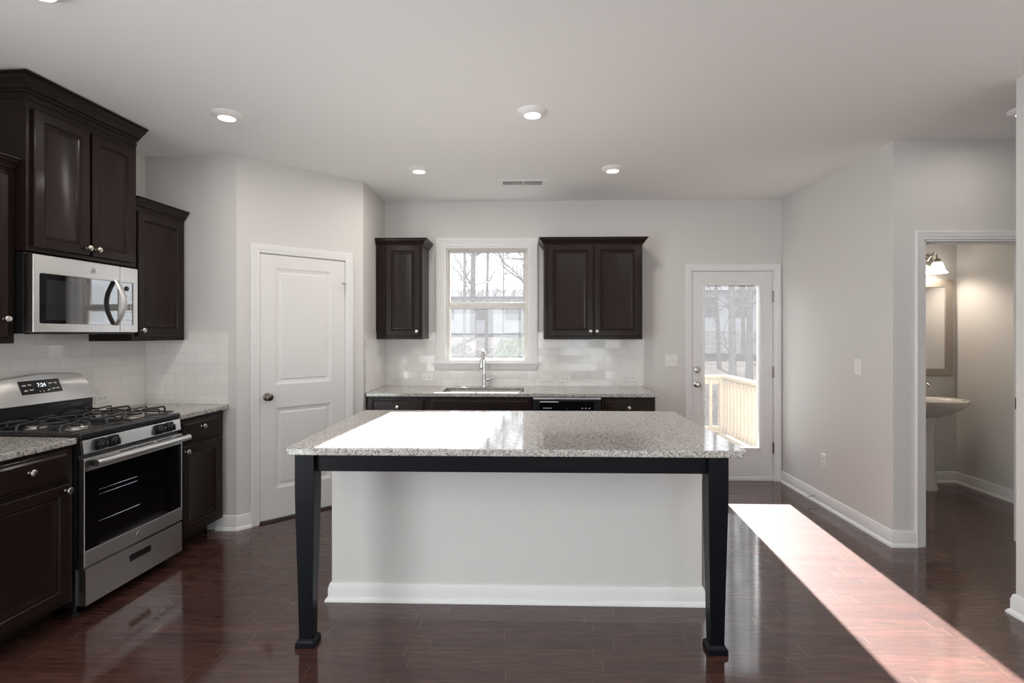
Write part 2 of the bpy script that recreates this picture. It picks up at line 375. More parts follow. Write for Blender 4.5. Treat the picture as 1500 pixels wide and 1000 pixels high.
# ------------------------------------------------------------------ pantry door (door_1)
def door_slab(x0, x1, z0, z1, yf, t, panels):
    b = MB(); xs = panels[0][0]; xe = panels[0][1]
    b.box(x0, xs, yf, yf + t, z0, z1); b.box(xe, x1, yf, yf + t, z0, z1)
    zz = z0
    for p in sorted(panels, key=lambda q: q[2]): b.box(xs, xe, yf, yf + t, zz, p[2]); zz = p[3]
    b.box(xs, xe, yf, yf + t, zz, z1)
    return b
d1 = Thing('door_1', None, None, PANTRY, ((PX0 + PX1) / 2, 0, 0), kind='structure')
pan = [(.275, .727, .245, .868), (.275, .727, 1.045, 1.945)]
b = door_slab(PX0 + .004, PX1 - .004, .02, PZ1 - .018, .004, .035, pan)
for x0, x1, z0, z1 in pan:
    b.loft([[(x0 + i, y, z0 + i), (x1 - i, y, z0 + i), (x1 - i, y, z1 - i), (x0 + i, y, z1 - i)] for i, y in [(0, .03), (0, .004), (.006, .007), (.03, .014), (.036, .014), (.044, .010)]], False, True)
slab = d1.part('door_slab', b, 'door_paint', smooth=20)
b = MB(); b.box(PX0 + .008, PX1 - .008, .04, .1, .0, PZ1)
knb = MB().lathe([(.031, 0), (.031, .004), (.024, .008), (.012, .012), (.011, .03), (.020, .036), (.0275, .046), (.029, .054), (.026, .062), (.016, .067), (.002, .069)], 24, (.216, .004, .957), 'y')
d1.part('door_knob', knb, 'bronze', smooth=35)
for z in (.29, 1.065, 1.80):
    h = MB().lathe([(.0065, -.045), (.0065, .045)], 10, (PX1 - .004, -.004, z)); h.lathe([(.004, -.05), (.0075, -.048), (.0075, -.044)], 8, (PX1 - .004, -.004, z)); h.box(PX1 - .006, PX1 + .008, -.001, .002, z - .045, z + .045)
    hg = d1.part('hinge', h, 'nickel', smooth=30)
    if z > 1.7:
        s_ = MB().tube([(PX1 - .004, -.008, z + .05), (PX1 - .02, -.03, z + .052), (PX1 - .045, -.042, z + .052)], .004, 8)
        s_.tube([(PX1 - .045, -.042, z + .052), (PX1 - .046, -.02, z + .052)], .007, 8)
        d1.part('hinge_stop', s_, 'nickel', parent=hg, smooth=30)
d1.part('strike_edge', MB().box(PX0 - .002, PX0 + .004, -.001, .006, .93, .985), 'bronze')
d1.part('door_jamb', MB().box(PX0, PX0 + .004, .0, .1, 0, PZ1).box(PX1 - .004, PX1, .0, .1, 0, PZ1).box(PX0, PX1, 0, .1, PZ1 - .014, PZ1).box(PX0 + .004, PX1 - .004, .042, .05, 0, PZ1), 'trim_paint')

# ------------------------------------------------------------------ glazed back door (door_2)
d2 = Thing('door_2', None, None, BACK, ((DX0 + DX1) / 2, 0, 0), kind='structure')
GX0, GX1, GZ0, GZ1 = 1.741, 2.261, .325, 1.908
yf = .012
b = door_slab(DX0 + .010, DX1 - .010, .045, DZ1 - .012, yf, .044, [(GX0 - .012, GX1 + .012, GZ0 - .012, GZ1 + .012)])
d2.part('door_slab', b, 'door_paint', bevel=.002)
b = MB()
for side, o in ((-1, yf), (1, yf + .044)):        # glazing bead on both faces
    b.loft([[(GX0 - i, o + side * y, GZ0 - i), (GX1 + i, o + side * y, GZ0 - i), (GX1 + i, o + side * y, GZ1 + i), (GX0 - i, o + side * y, GZ1 + i)] for i, y in [(.034, -.002), (.034, .004), (.028, .010), (.020, .008), (.012, .012), (.002, .006), (0, -.018)]], False, False)
d2.part('glazing_bead', b, 'trim_paint', smooth=30)
d2.part('door_pane', MB().box(GX0 - .004, GX1 + .004, yf + .019, yf + .024, GZ0 - .004, GZ1 + .004), 'window_glass')
for nm, z in (('deadbolt', 1.081), ('door_knob', .94)):
    c = (1.665, yf, z)
    if nm == 'deadbolt':
        k = MB().lathe([(.033, 0), (.033, .005), (.028, .010), (.016, .012), (.016, .018)], 24, c, 'y'); k.box(c[0] - .005, c[0] + .005, yf - .034, yf - .016, z - .018, z + .018)
    else: k = MB().lathe([(.032, 0), (.032, .004), (.025, .009), (.012, .012), (.011, .03), (.021, .036), (.0275, .045), (.029, .053), (.025, .061), (.012, .066), (.002, .067)], 24, c, 'y')
    d2.part(nm, k, 'nickel', smooth=35)
for z in (.322, 1.06, 1.797):
    h = MB().lathe([(.008, -.055), (.008, .055)], 10, (DX1 - .008, -.002, z)); h.box(DX1 - .012, DX1 + .004, .004, .013, z - .05, z + .05)
    d2.part('hinge', h, 'bronze', smooth=30)
d2.part('door_jamb', MB().box(DX0, DX0 + .008, 0, .15, 0, DZ1).box(DX1 - .008, DX1, 0, .15, 0, DZ1).box(DX0, DX1, 0, .15, DZ1 - .010, DZ1).box(DX0 + .008, DX0 + .02, .06, .075, 0, DZ1).box(DX1 - .02, DX1 - .008, .06, .075, 0, DZ1), 'trim_paint')
d2.part('threshold', MB().box(DX0 + .008, DX1 - .008, .0, .16, .0, .03).box(DX0 + .008, DX1 - .008, .012, .05, .03, .043), 'trim_paint', bevel=.003)

# ------------------------------------------------------------------ kitchen window (window_1)
w1 = Thing('window_1', None, None, BACK, ((WX0 + WX1) / 2, 0, WZ0), kind='structure')
def frame_mb(x0, x1, z0, z1, w, y0, y1, b=None, wt=None, wb=None):
    b = b or MB(); wt = wt or w; wb = wb or w
    b.box(x0, x0 + w, y0, y1, z0, z1); b.box(x1 - w, x1, y0, y1, z0, z1); b.box(x0 + w, x1 - w, y0, y1, z1 - wt, z1); b.box(x0 + w, x1 - w, y0, y1, z0, z0 + wb); return b
P = [(0, 0), (0, .010), (.006, .012), (.030, .014), (.036, .019), (.050, .020), (.056, .024), (.078, .024), (.080, .018), (.080, 0)]
w1.part('casing', MB().sweep([(WX0 + .002, WZ0), (WX0 + .002, WZ1 - .002), (WX1 - .002, WZ1 - .002), (WX1 - .002, WZ0)], P, lambda a, c, h: (a, -h, c)), 'trim_paint', smooth=25)
w1.part('stool', MB().box(-.932, .123, -.045, .06, WZ0 - .016, WZ0 + .004), 'trim_paint', bevel=.005)
b = MB(); pr_ = [(0, WZ0 - .016), (.034, WZ0 - .016), (.032, WZ0 - .028), (.016, WZ0 - .07), (.010, WZ0 - .078), (0, WZ0 - .078)]
b.loft([[(-.915 + (WZ0 - .016 - z) * .35, -y, z) for y, z in pr_], [(.106 - (WZ0 - .016 - z) * .35, -y, z) for y, z in pr_]]); w1.part('apron', b, 'trim_paint', smooth=25)
w1.part('jamb_liner', frame_mb(WX0 + .002, WX1 - .002, WZ0 + .002, WZ1 - .002, .016, 0, .12, wb=.024), 'trim_paint')
fr_ = w1.part('window_frame', frame_mb(WX0 + .016, WX1 - .016, WZ0 + .02, WZ1 - .016, .016, .04, .125), 'vinyl', bevel=.003)
us = w1.part('upper_sash', frame_mb(WX0 + .030, WX1 - .030, 1.705, WZ1 - .030, .020, .085, .115, wt=.024, wb=.044), 'vinyl', bevel=.003)
w1.part('upper_pane', MB().box(-.776, -.018, .098, .102, 1.745, 2.25), 'window_glass', parent=us)
ls = w1.part('lower_sash', frame_mb(WX0 + .024, WX1 - .024, WZ0 + .022, 1.722, .032, .05, .082, wt=.040, wb=.012), 'vinyl', bevel=.004)
w1.part('lower_pane', MB().box(-.768, -.025, .064, .068, 1.18, 1.684), 'window_glass', parent=ls)
for x in (-.62, -.17): w1.part('sash_lock', MB().box(x - .03, x + .03, .05, .078, 1.722, 1.730).lathe([(.012, 1.73), (.012, 1.738)], 12, (x, .064, 0)).box(x - .005, x + .028, .054, .066, 1.732, 1.740), 'vinyl', parent=ls, bevel=.002)
# plain units for the added, unseen rear windows
for i, (x0, x1, z0, z1) in enumerate(REAR):
    b = frame_mb(x0, x1, z0, z1, .05, YR - .12, YR - .02)
    b.box(x0 + .05, x1 - .05, YR - .1, YR - .05, (z0 + z1) / 2 - .02, (z0 + z1) / 2 + .02)
    if x1 - x0 > 1.2: b.box((x0 + x1) / 2 - .04, (x0 + x1) / 2 + .04, YR - .1, YR - .04, z0 + .05, z1 - .05)
    struct('window_%d' % (i + 2), b, 'trim_paint')

b = frame_mb(*SIDE, .05, .02, .10); b.box((SIDE[0] + SIDE[1]) / 2 - .04, (SIDE[0] + SIDE[1]) / 2 + .04, .03, .09, SIDE[2] + .05, SIDE[3] - .05); struct('window_5', b, 'trim_paint', LEFT)  # frame of the unseen side window added for its light

# ------------------------------------------------------------------ tile backsplashes
b2 = MB()     # notch out the window trim: build as separate fields
for x0, x1, z0, z1 in ((-1.404, -.93, .92, 1.45), (-.93, .12, .92, 1.07), (.12, .158, .92, 1.45), (.158, 1.15, .92, 1.382), (-.93, -.901, 1.156, 1.45), (.104, .12, 1.156, 1.45), (-.93, -.912, 1.07, 1.134), (.105, .12, 1.07, 1.134)):
    b2.box(x0, x1, -.009, -.0015, z0, z1)
solo('tile_backsplash', b2, 'tile', BACK, (0, 0, 0), 'white glossy subway tile backsplash around the sink window on the back wall', 'backsplash')
b = MB().box(0, .630, -.009, -.0015, .921, 1.45)
solo('tile_backsplash', b, 'tile', Frame(-1.413, 4.611, 90), (0, 0, 0), 'narrow white tile side splash on the pantry side wall left of the sink', 'backsplash')
b = MB().box(-1.9, -.0025, -.009, -.0015, .921, 1.388); b.box(-1.2, -.488, -.009, -.0015, 1.388, 1.438)
solo('tile_backsplash', b, 'tile', LEFT, (0, 0, 0), 'white subway tile backsplash behind the gas range on the left wall', 'backsplash')
b = MB().box(.0105, .624, -.009, -.0015, .921, 1.388); b.box(.326, .624, -.009, -.0015, 1.388, 1.45)
solo('tile_backsplash', b, 'tile', Frame(-2.81, 3.843, 0), (0, 0, 0), 'white subway tile splash on the short wall right of the range counter', 'backsplash')

# ------------------------------------------------------------------ cabinets
DOOR = [(0, 0), (0, -.016), (.004, -.020), (.050, -.020), (.0525, -.0175), (.056, -.0105), (.060, -.010), (.064, -.0125), (.068, -.0115), (.080, -.0065), (.082, -.006)]
DRAW = [(0, 0), (0, -.010), (.003, -.012), (.012, -.013), (.022, -.020), (.026, -.020)]
def knob_mb(x, y, z, r=.0165):
    return MB().lathe([(.0085, 0), (.006, .004), (.0055, .014), (.010, .018), (r, .022), (r, .026), (.013, .030), (.004, .032)], 16, (x, y, z), 'y')
def add_front(t, nm, x0, x1, z0, z1, y, mt, prof, knob=None):
    d = t.part(nm, MB().rings(x0, x1, z0, z1, [(i, y + q) for i, q in prof]), mt, smooth=15)
    if knob: t.part('knob', knob_mb(knob[0], y - .019, knob[1]), 'nickel', parent=d, smooth=35)
    return d
CROWN = [(0, 0), (.006, 0), (.008, .010), (.016, .016), (.022, .030), (.034, .044), (.040, .050), (.043, .062), (.052, .066), (.052, .074), (0, .074)]
def crown_mb(path, z, sc=1.0, prof=CROWN, so=None): return MB().sweep(path, [(o * (so or sc), h * sc) for o, h in prof], lambda a, c, h: (a, c, z + h))
def upper(name, label, frame, x0, x1, d, z0, z1, doors, crown_path, crown_z, sc=1.0, so=None, mt='espresso', group=None, back=0):
    t = Thing(name, label, 'cabinet', frame, ((x0 + x1) / 2, -d / 2, z0), group)
    t.part('carcass', MB().box(x0, x1, -d + .02, back, z0 + .012, z1).box(x0, x1, -d, -d + .02, z0, z1).box(x0, x0 + .014, -d + .02, back, z0, z0 + .012).box(x1 - .014, x1, -d + .02, back, z0, z0 + .012), mt, bevel=.0015)
    for (a, c, e, f, kx, kz) in doors: add_front(t, 'door', a, c, e, f, -d - .001, mt, DOOR, (kx, kz))
    if crown_path: t.part('crown', crown_mb(crown_path, crown_z, sc, so=so), mt, smooth=25)
    return t
def base_cab(label, frame, x0, x1, d, fronts, mt='espresso', group=None, toe=.12, hollow=False):
    t = Thing('base_cabinet', label, 'cabinet', frame, ((x0 + x1) / 2, -d / 2, 0), group)
    cb = MB().box(x0, x1, -d, -.004, .105, .888) if not hollow else MB().box(x0, x1, -d, -d + .02, .105, .888).box(x0, x0 + .018, -d + .02, -.004, .105, .888).box(x1 - .018, x1, -d + .02, -.004, .105, .888).box(x0 + .018, x1 - .018, -d + .02, -.004, .105, .13)
    t.part('carcass', cb, mt, bevel=.0015)
    t.part('toe_kick', MB().box(x0, x1, -d + toe, -.02, 0, .105), mt)
    for nm, a, c, e, f, k in fronts: add_front(t, nm, a, c, e, f, -d - .001, mt, DOOR if nm == 'door' else DRAW, k)
    return t
lc = lambda x0, x1, d: [(x1, 0), (x1, -d), (x0, -d), (x0, 0)]     # crown path, right to left, so that the offset runs outward
def crown_path(x0, x1, d, l=True, r=True):
    p = [(x0, -d), (x1, -d)]
    if l: p = [(x0, -.006)] + p
    if r: p = p + [(x1, -.006)]
    return p[::-1]
# left wall
upper('upper_cabinet', 'tall dark upper cabinet above the microwave, crown reaching the ceiling', LEFT, -1.2, -.487, .335, 1.862, 2.665,
      [(-1.172, -.846, 1.884, 2.592, -.868, 1.925), (-.828, -.522, 1.884, 2.592, -.806, 1.925)], crown_path(-1.2, -.487, .340, True, False), 2.664, 1.0, 1.55, back=-.01).part('frieze', MB().box(-1.204, -.487, -.340, -.012, 2.632, 2.667), 'espresso', bevel=.001)
upper('upper_cabinet', 'dark upper cabinet in the corner right of the microwave, beside the pantry wall', LEFT, -.486, -.001, .303, 1.39, 2.275,
      [(-.452, -.04, 1.42, 2.232, -.43, 1.46)], crown_path(-.486, -.003, .303, False, False), 2.256, .9, back=-.01)
upper('upper_cabinet', 'dark upper cabinet cut by the left picture edge, left of the microwave', LEFT, -1.72, -1.201, .272, 1.39, 2.275,
      [(-1.69, -1.246, 1.42, 2.232, -1.268, 1.513)], crown_path(-1.72, -1.202, .272, False, False), 2.256, .9, back=-.01)
base_cab('dark base cabinet left of the gas range with drawer over door', LEFT, -1.72, -1.212, .60,
         [('drawer', -1.69, -1.245, .722, .866, (-1.45, .805)), ('door', -1.69, -1.245, .135, .70, (-1.268, .672))])
base_cab('dark base cabinet between the gas range and the pantry wall', LEFT, -.470, -.002, .60,
         [('drawer', -.440, -.036, .722, .862, (-.262, .812)), ('door', -.440, -.036, .135, .705, (-.420, .672))])
# back wall
upper('upper_cabinet', 'narrow single door dark upper cabinet left of the window', BACK, -1.404, -.972, .325, 1.383, 2.275,
      [(-1.311, -.991, 1.413, 2.255, -1.020, 1.458)], [(-.972, -.006), (-.972, -.325), (-1.406, -.325)], 2.254, .9, back=-.01)
upper('upper_cabinet', 'wide two door dark upper cabinet right of the window', BACK, .158, 1.061, .325, 1.383, 2.275,
      [(.189, .606, 1.413, 2.255, .583, 1.458), (.618, 1.034, 1.413, 2.255, .641, 1.458)], [(1.061, -.006), (1.061, -.325), (.158, -.325), (.158, -.006)], 2.254, .9, back=-.01)
base_cab('dark base cabinet at the left end of the sink counter', BACK, -1.406, -.862, .632,
         [('drawer', -1.355, -.887, .722, .868, (-1.125, .800)), ('door', -1.355, -.887, .135, .70, (-.91, .66))])
base_cab('dark sink cabinet with false drawer front below the window', BACK, -.860, .044, .632,
         [('false_front', -.833, .020, .722, .868, None), ('door', -.833, -.412, .135, .70, (-.44, .66)), ('door', -.401, .020, .135, .70, (-.373, .66))], hollow=True)
base_cab('narrow dark base cabinet at the right end of the sink counter', BACK, .645, 1.105, .632,
         [('drawer', .672, 1.078, .722, .868, (.874, .800)), ('door', .672, 1.078, .135, .70, (.70, .66))])

# ------------------------------------------------------------------ dishwasher
t = Thing('dishwasher', 'black dishwasher under the counter right of the sink cabinet', 'dishwasher', BACK, (.345, -.3, 0))
t.part('tub', MB().box(.050, .640, -.60, -.01, .1, .886), 'black_plastic'); t.part('kick_plate', MB().box(.050, .640, -.55, -.01, 0, .1), 'black_plastic')
dr = t.part('door', MB().box(.052, .638, -.648, -.60, .11, .878), 'black_metal', bevel=.006)
t.part('trim_strip', MB().box(.052, .638, -.650, -.61, .868, .884), 'steel', parent=dr, bevel=.002)
cp = t.part('control_panel', MB().box(.11, .58, -.652, -.647, .775, .855), 'black_glass', parent=dr, bevel=.002)
hp = t.part('handle', MB().box(.11, .27, -.660, -.650, .842, .852), 'steel', parent=dr, bevel=.003)
for x in (.14, .16, .18, .20, .47, .50, .53): t.part('button', MB().box(x, x + .013, -.6535, -.652, .79, .797), 'print', parent=dr)
t.part('badge', MB().lathe([(.009, 0), (.009, .002)], 16, (.345, -.651, .787), 'y'), 'nickel', parent=dr)

# ------------------------------------------------------------------ worktops
solo('countertop', MB().prism([(-1.80, -.009), (-1.80, -.628), (-1.214, -.628), (-1.214, -.009)], .889, .92), 'granite', LEFT, (-1.5, -.3, .889), 'speckled granite countertop left of the gas range', 'countertop', bevel=.004)
solo('countertop', MB().prism([(-.470, -.009), (-.470, -.628), (.028, -.628), (-.004, -.016)], .889, .92), 'granite', LEFT, (-.23, -.3, .889), 'small speckled granite countertop between the gas range and the pantry wall', 'countertop', bevel=.004)
def slab_hole(ox0, ox1, oy0, oy1, hx0, hx1, hy0, hy1, z0, z1, r=.05, n=6, cr=.004):
    inner = rrect(hx0, hx1, hy0, hy1, r, n); k = n + 1
    cs = [(ox1, oy1), (ox0, oy1), (ox0, oy0), (ox1, oy0)]
    b = MB(); m_ = len(inner)
    for z in (z0, z1): b.v += [(x, y, z) for x, y in inner] + [(x, y, z) for x, y in cs]
    o = m_ + 4
    for lv, off in ((0, 0), (1, o)):
        for c_ in range(4):
            for j in range(n):
                i0 = c_ * k + j; b.f.append((off + i0, off + i0 + 1, off + m_ + c_))
            i1 = c_ * k + n; i2 = ((c_ + 1) % 4) * k
            b.f.append((off + i1, off + i2, off + m_ + (c_ + 1) % 4, off + m_ + c_))
    for j in range(m_): j2 = (j + 1) % m_; b.f.append((j, j2, o + j2, o + j))
    for c_ in range(4): c2 = (c_ + 1) % 4; b.f.append((m_ + c_, m_ + c2, o + m_ + c2, o + m_ + c_))
    return b
SX0, SX1, SY0, SY1 = -.765, -.030, -.565, -.160
solo('countertop', slab_hole(-1.404, 1.122, -.655, -.009, SX0, SX1, SY0, SY1, .889, .92), 'granite', BACK, (0, -.3, .889), 'long speckled granite countertop under the window with sink cutout', 'countertop', bevel=.004)
# undermount sink and faucet
b = MB(); lp = []
for ins, z in ((-.016, .8885), (.004, .8885), (.008, .86), (.016, .72), (.05, .705)):
    lp.append([(x, y, z) for x, y in rrect(SX0 + ins, SX1 - ins, SY0 + ins, SY1 - ins, .045)])
b.loft(lp, False, True)
t = Thing('sink', 'stainless undermount sink in the granite counter below the window', 'sink', BACK, (-.4, -.36, .70))
t.part('bowl', b, 'steel', smooth=40); t.part('drain', MB().lathe([(.045, .706), (.045, .709), (.03, .709), (.02, .707)], 20, (-.4, -.36, 0)), 'chrome', smooth=30)
t = Thing('faucet', 'chrome pull-down kitchen faucet standing behind the sink', 'faucet', BACK, (-.414, -.115, .92))
fx, fy = -.414, -.115
t.part('base', MB().lathe([(.028, .921), (.028, .93), (.022, .945), (.021, 1.03), (.017, 1.04)], 20, (fx, fy, 0)), 'chrome', smooth=35)
pts = [(fx, fy, 1.03), (fx, fy, 1.18)] + [(fx - .004 * (1 - cos(a)), fy - .085 * (1 - cos(a)), 1.195 + .085 * sin(a)) for a in [k * pi / 10 for k in range(0, 11)]] + [(fx - .012, fy - .172, 1.185)]
t.part('spout', MB().tube(pts, .0125, 12), 'chrome', smooth=40)
t.part('spray_head', MB().lathe([(.013, .01), (.015, 0), (.018, -.05), (.021, -.085), (.019, -.092)], 16, (fx - .012, fy - .172, 1.19)), 'chrome', smooth=35)
hd = t.part('handle', MB().lathe([(.0165, 0), (.0165, .04), (.013, .044)], 16, (fx + .018, fy, .995), 'x').tube([(fx + .055, fy, .995), (fx + .075, fy - .006, 1.003), (fx + .105, fy - .014, 1.010)], [.010, .007, .006], 10), 'chrome', smooth=35)

# ------------------------------------------------------------------ outlets and switches
def outlet(label, frame, x, z, horiz=True, kind='outlet', group=None, y=-.009):
    t = Thing('wall_outlet' if kind == 'outlet' else 'light_switch', label, 'outlet' if kind == 'outlet' else 'light switch', frame, (x, y, z), group)
    w, h = (.118, .074) if horiz else (.072, .117)
    if kind == 'double': w, h = .122, .120
    pl = t.part('cover_plate', MB().rings(x - w / 2, x + w / 2, z - h / 2, z + h / 2, [(0, y), (0, y - .003), (.004, y - .006)]), 'plastic')
    Yp = y - .006
    def at(u, v): return (x + (u if horiz else v), z + (v if horiz else u))
    if kind == 'outlet':
        for u in (-.021, .021):
            cx_, cz_ = at(u, 0)
            f = t.part('receptacle', MB().lathe([(.0165, 0), (.0165, .002)], 20, (cx_, Yp, cz_), 'y'), 'plastic', parent=pl, smooth=30)
            b = MB()
            for v in (-.006, .006):
                p = at(u - .003, v); (b.box(p[0] - .004, p[0] + .004, Yp - .0026, Yp - .001, p[1] - .0014, p[1] + .0014) if horiz else b.box(p[0] - .0014, p[0] + .0014, Yp - .0026, Yp - .001, p[1] - .004, p[1] + .004))
            p = at(u + .009, 0); b.lathe([(.0025, 0), (.0025, .0026)], 8, (p[0], Yp, p[1]), 'y')
            t.part('slots', b, 'slot', parent=pl)
    else:
        xs_ = (-.023, .023) if kind == 'double' else (0,)
        for q in xs_:
            t.part('toggle', MB().box(x + q - .006, x + q + .006, Yp - .002, Yp, z - .013, z + .013).box(x + q - .004, x + q + .004, Yp - .016, Yp, z - .002, z + .009) if not horiz else MB().box(x - .013, x + .013, Yp - .002, Yp, z - .006, z + .006).box(x - .002, x + .009, Yp - .016, Yp, z - .004, z + .004), 'plastic', parent=pl, bevel=.001)
            for e_ in (.03, -.03): t.part('screw', MB().lathe([(.003, 0), (.003, .001)], 8, (x + q, Yp, z + e_) if not horiz else (x + e_, Yp, z), 'y'), 'print', parent=pl)
    return t
outlet('white sideways wall outlet on the tile left of the faucet', BACK, -.987, 1.001)
outlet('white sideways light switch on the tile just right of the window', BACK, .201, .998, kind='switch')
outlet('white sideways wall outlet beside the switch on the tile, middle of the back counter', BACK, .377, .992)
outlet('white sideways wall outlet at the right end of the back wall tile', BACK, 1.016, 1.003)
outlet('white sideways wall outlet on the tile right of the range backguard', LEFT, -.385, 1.010, y=-.008)
outlet('white double light switch on the back wall left of the glass door', BACK, 1.413, 1.171, False, 'double', y=0)
outlet('white single light switch on the right wall', RIGHT, -4.056, 1.188, False, 'switch', y=0)
outlet('white upright wall outlet low on the right wall', RIGHT, -4.514, .378, False, y=0)

# ------------------------------------------------------------------ kitchen island
IY = 2.855
t = Thing('kitchen_island', 'kitchen island with pale painted panel, dark tapered legs and apron', 'island', WORLD, (-.06, 2.95, 0))
t.part('painted_panel', MB().box(-1.056, .928, IY, IY + .115, 0, .888), 'wall_paint', label='pale painted panel')
b = MB().sweep([(.928, IY + .115), (.928, IY), (-1.056, IY), (-1.056, IY + .115)], [(o, h * .9) for o, h in BB], lambda a, c, h: (a, c, h))
t.part('baseboard', b, 'trim_paint', smooth=30, label='white baseboard')
t.part('cabinet_body', MB().box(-1.05, .922, IY + .116, 3.50, .1, .888).box(-1.05, .922, IY + .116, 3.42, 0, .1), 'island_black', bevel=.002)
for k in range(4):
    a = -1.03 + k * .486; fr_ = MB().loft([[(a + i, 3.5 + y, .13 + i), (a + .47 - i, 3.5 + y, .13 + i), (a + .47 - i, 3.5 + y, .86 - i), (a + i, 3.5 + y, .86 - i)] for i, y in [(0, 0), (0, .018), (.05, .018), (.06, .008)]])
    dr = t.part('door', fr_, 'island_black'); t.part('knob', MB().lathe([(.006, 0), (.006, -.014), (.015, -.02), (.013, -.03)], 14, (a + (.43 if k % 2 == 0 else .04), 3.518, .80), 'y'), 'nickel', parent=dr, smooth=35)
def leg_mb(xa, xb, ya, yb, sgn):      # straight top, tapered shaft, flared foot
    cx = (xa + xb) / 2; cy = (ya + yb) / 2; w = (xb - xa) / 2; d_ = (yb - ya) / 2; b = MB()
    sq = lambda r1, r2, z: [(cx - r1, cy - r2, z), (cx + r1, cy - r2, z), (cx + r1, cy + r2, z), (cx - r1, cy + r2, z)]
    b.loft([sq(w, d_, .888), sq(w, d_, .73), sq(w * .99, d_ * .99, .68), sq(w * .80, d_ * .80, .30), sq(w * .69, d_ * .69, .034)])
    return b, MB().loft([sq(w * .72, d_ * .72, .037), sq(w * .86, d_ * .86, .032), sq(w * .98, d_ * .98, .024), sq(w * 1.0, d_ * 1.0, 0)]), sq
for xa, xb, sgn in ((-1.062, -.973, 1), (.812, .901, -1)):
    s_, f_, _ = leg_mb(xa, xb, 2.405, 2.494, sgn)
    lg = t.part('leg', s_, 'island_black', bevel=.002); t.part('foot', f_, 'island_black', parent=lg, bevel=.002)
t.part('apron', MB().box(-.973, .812, 2.430, 2.452, .806, .888), 'island_black', bevel=.002)
for x in (-1.04, .86): t.part('apron', MB().box(x, x + .022, 2.494, IY, .806, .888), 'island_black', bevel=.002)
b = MB(); pl_ = rrect(-1.105, .983, 2.388, 3.585, .022, 4)
solo('island_countertop', b.prism(pl_, .888, .92), 'granite', WORLD, (-.06, 3, .888), 'large speckled granite countertop on the kitchen island', 'countertop', bevel=.005)

# ------------------------------------------------------------------ gas range
RX0, RX1 = -1.196, -.480; RC = (RX0 + RX1) / 2
t = Thing('gas_range', 'stainless and black freestanding gas range with cast iron grates', 'stove', LEFT, (RC, -.33, 0))
t.part('body', MB().box(RX0, RX1, -.60, -.02, .06, .905), 'black_metal', bevel=.002)
b = MB()
for x in (RX0 + .04, RX1 - .04):
    for y in (-.56, -.08): t.part('levelling_foot', MB().lathe([(.016, 0), (.016, .012), (.008, .014), (.008, .062)], 10, (x, y, 0)), 'black_plastic')
# storage drawer with recessed pull
px0, px1, pz0, pz1 = -.905, -.752, .168, .205
b = MB(); D0, D1 = -.645, -.60
b.box(RX0 + .012, px0, D0, D1, .063, .247); b.box(px1, RX1 - .008, D0, D1, .063, .247); b.box(px0, px1, D0, D1, .063, pz0); b.box(px0, px1, D0, D1, pz1, .247)
dr = t.part('storage_drawer', b, 'steel', bevel=0)
b = MB().rings(px0, px1, pz0, pz1, [(0, -.6455), (.0, -.648), (.004, -.648), (.005, -.640)], False)
t.part('pull_frame', b, 'black_plastic', parent=dr)
t.part('pull_recess', MB().prism([(-.6445, pz0), (-.628, pz1), (-.600, pz1), (-.600, pz0)], px0 + .001, px1 - .001, 'x'), 'steel', parent=dr)
# oven door
b = MB(); b.box(RX0 + .004, RX1 - .004, -.645, -.602, .742, .806); b.box(RX0 + .004, RX1 - .004, -.645, -.602, .258, .338)
b.box(RX0 + .004, RX0 + .010, -.645, -.602, .338, .742); b.box(RX1 - .010, RX1 - .004, -.645, -.602, .338, .742)
od = t.part('oven_door', b, 'steel', bevel=.0015)
t.part('door_glass', MB().box(RX0 + .010, RX1 - .010, -.643, -.637, .338, .742), 'oven_glass', parent=od)
b = MB().box(RX0 + .012, RX1 - .012, -.606, -.6015, .34, .74); b.box(RX0 + .012, RX0 + .10, -.636, -.6015, .34, .74); b.box(RX1 - .10, RX1 - .012, -.636, -.6015, .34, .74)
t.part('door_liner', b, 'black_metal', parent=od)
for z in (.625, .600, .46):
    r_ = MB().tube([(RX0 + .105, -.631, z), (RX0 + .36 if z > .5 else RX0 + .38, -.631, z)], .0024, 6); t.part('oven_rack', r_, 'chrome', parent=od, smooth=40)
b = MB()
for a, c in ((-.97, -.86), (-.85, -.73), (-.70, -.58)): b.box(a, c, -.648, -.640, .795, .801)
t.part('vent_slots', b, 'slot', parent=od)
hz = .785
b = MB().tube([(RX0 + .018, -.697, hz), (RX1 - .012, -.697, hz)], .0175, 14)
hd = t.part('handle', b, 'steel', parent=od, smooth=40)
for x in (RX0 + .03, RX1 - .03): t.part('handle_mount', MB().box(x - .013, x + .013, -.692, -.645, hz - .014, hz + .012), 'black_plastic', parent=od, bevel=.003)
def badge(t, x, y, z, r, par):
    d = t.part('badge', MB().lathe([(r, 0), (r, .002), (r * .88, .0028), (r * .84, .0018), (.0005, .0018)], 28, (x, y, z), 'y'), 'steel', parent=par, smooth=25)
    t.part('badge_ring', MB().lathe([(r * .78, .0018), (r * .78, .0026), (r * .70, .0026), (r * .70, .0018)], 28, (x, y, z), 'y', False, False), 'black_plastic', parent=par)
    t.part('badge_monogram', text_mb('GE', r * .82, lambda a, c, h: (x + a, y - .0022 - h, z + c), .001), 'black_plastic', parent=par)
badge(t, -.838, -.645, .300, .0155, od)
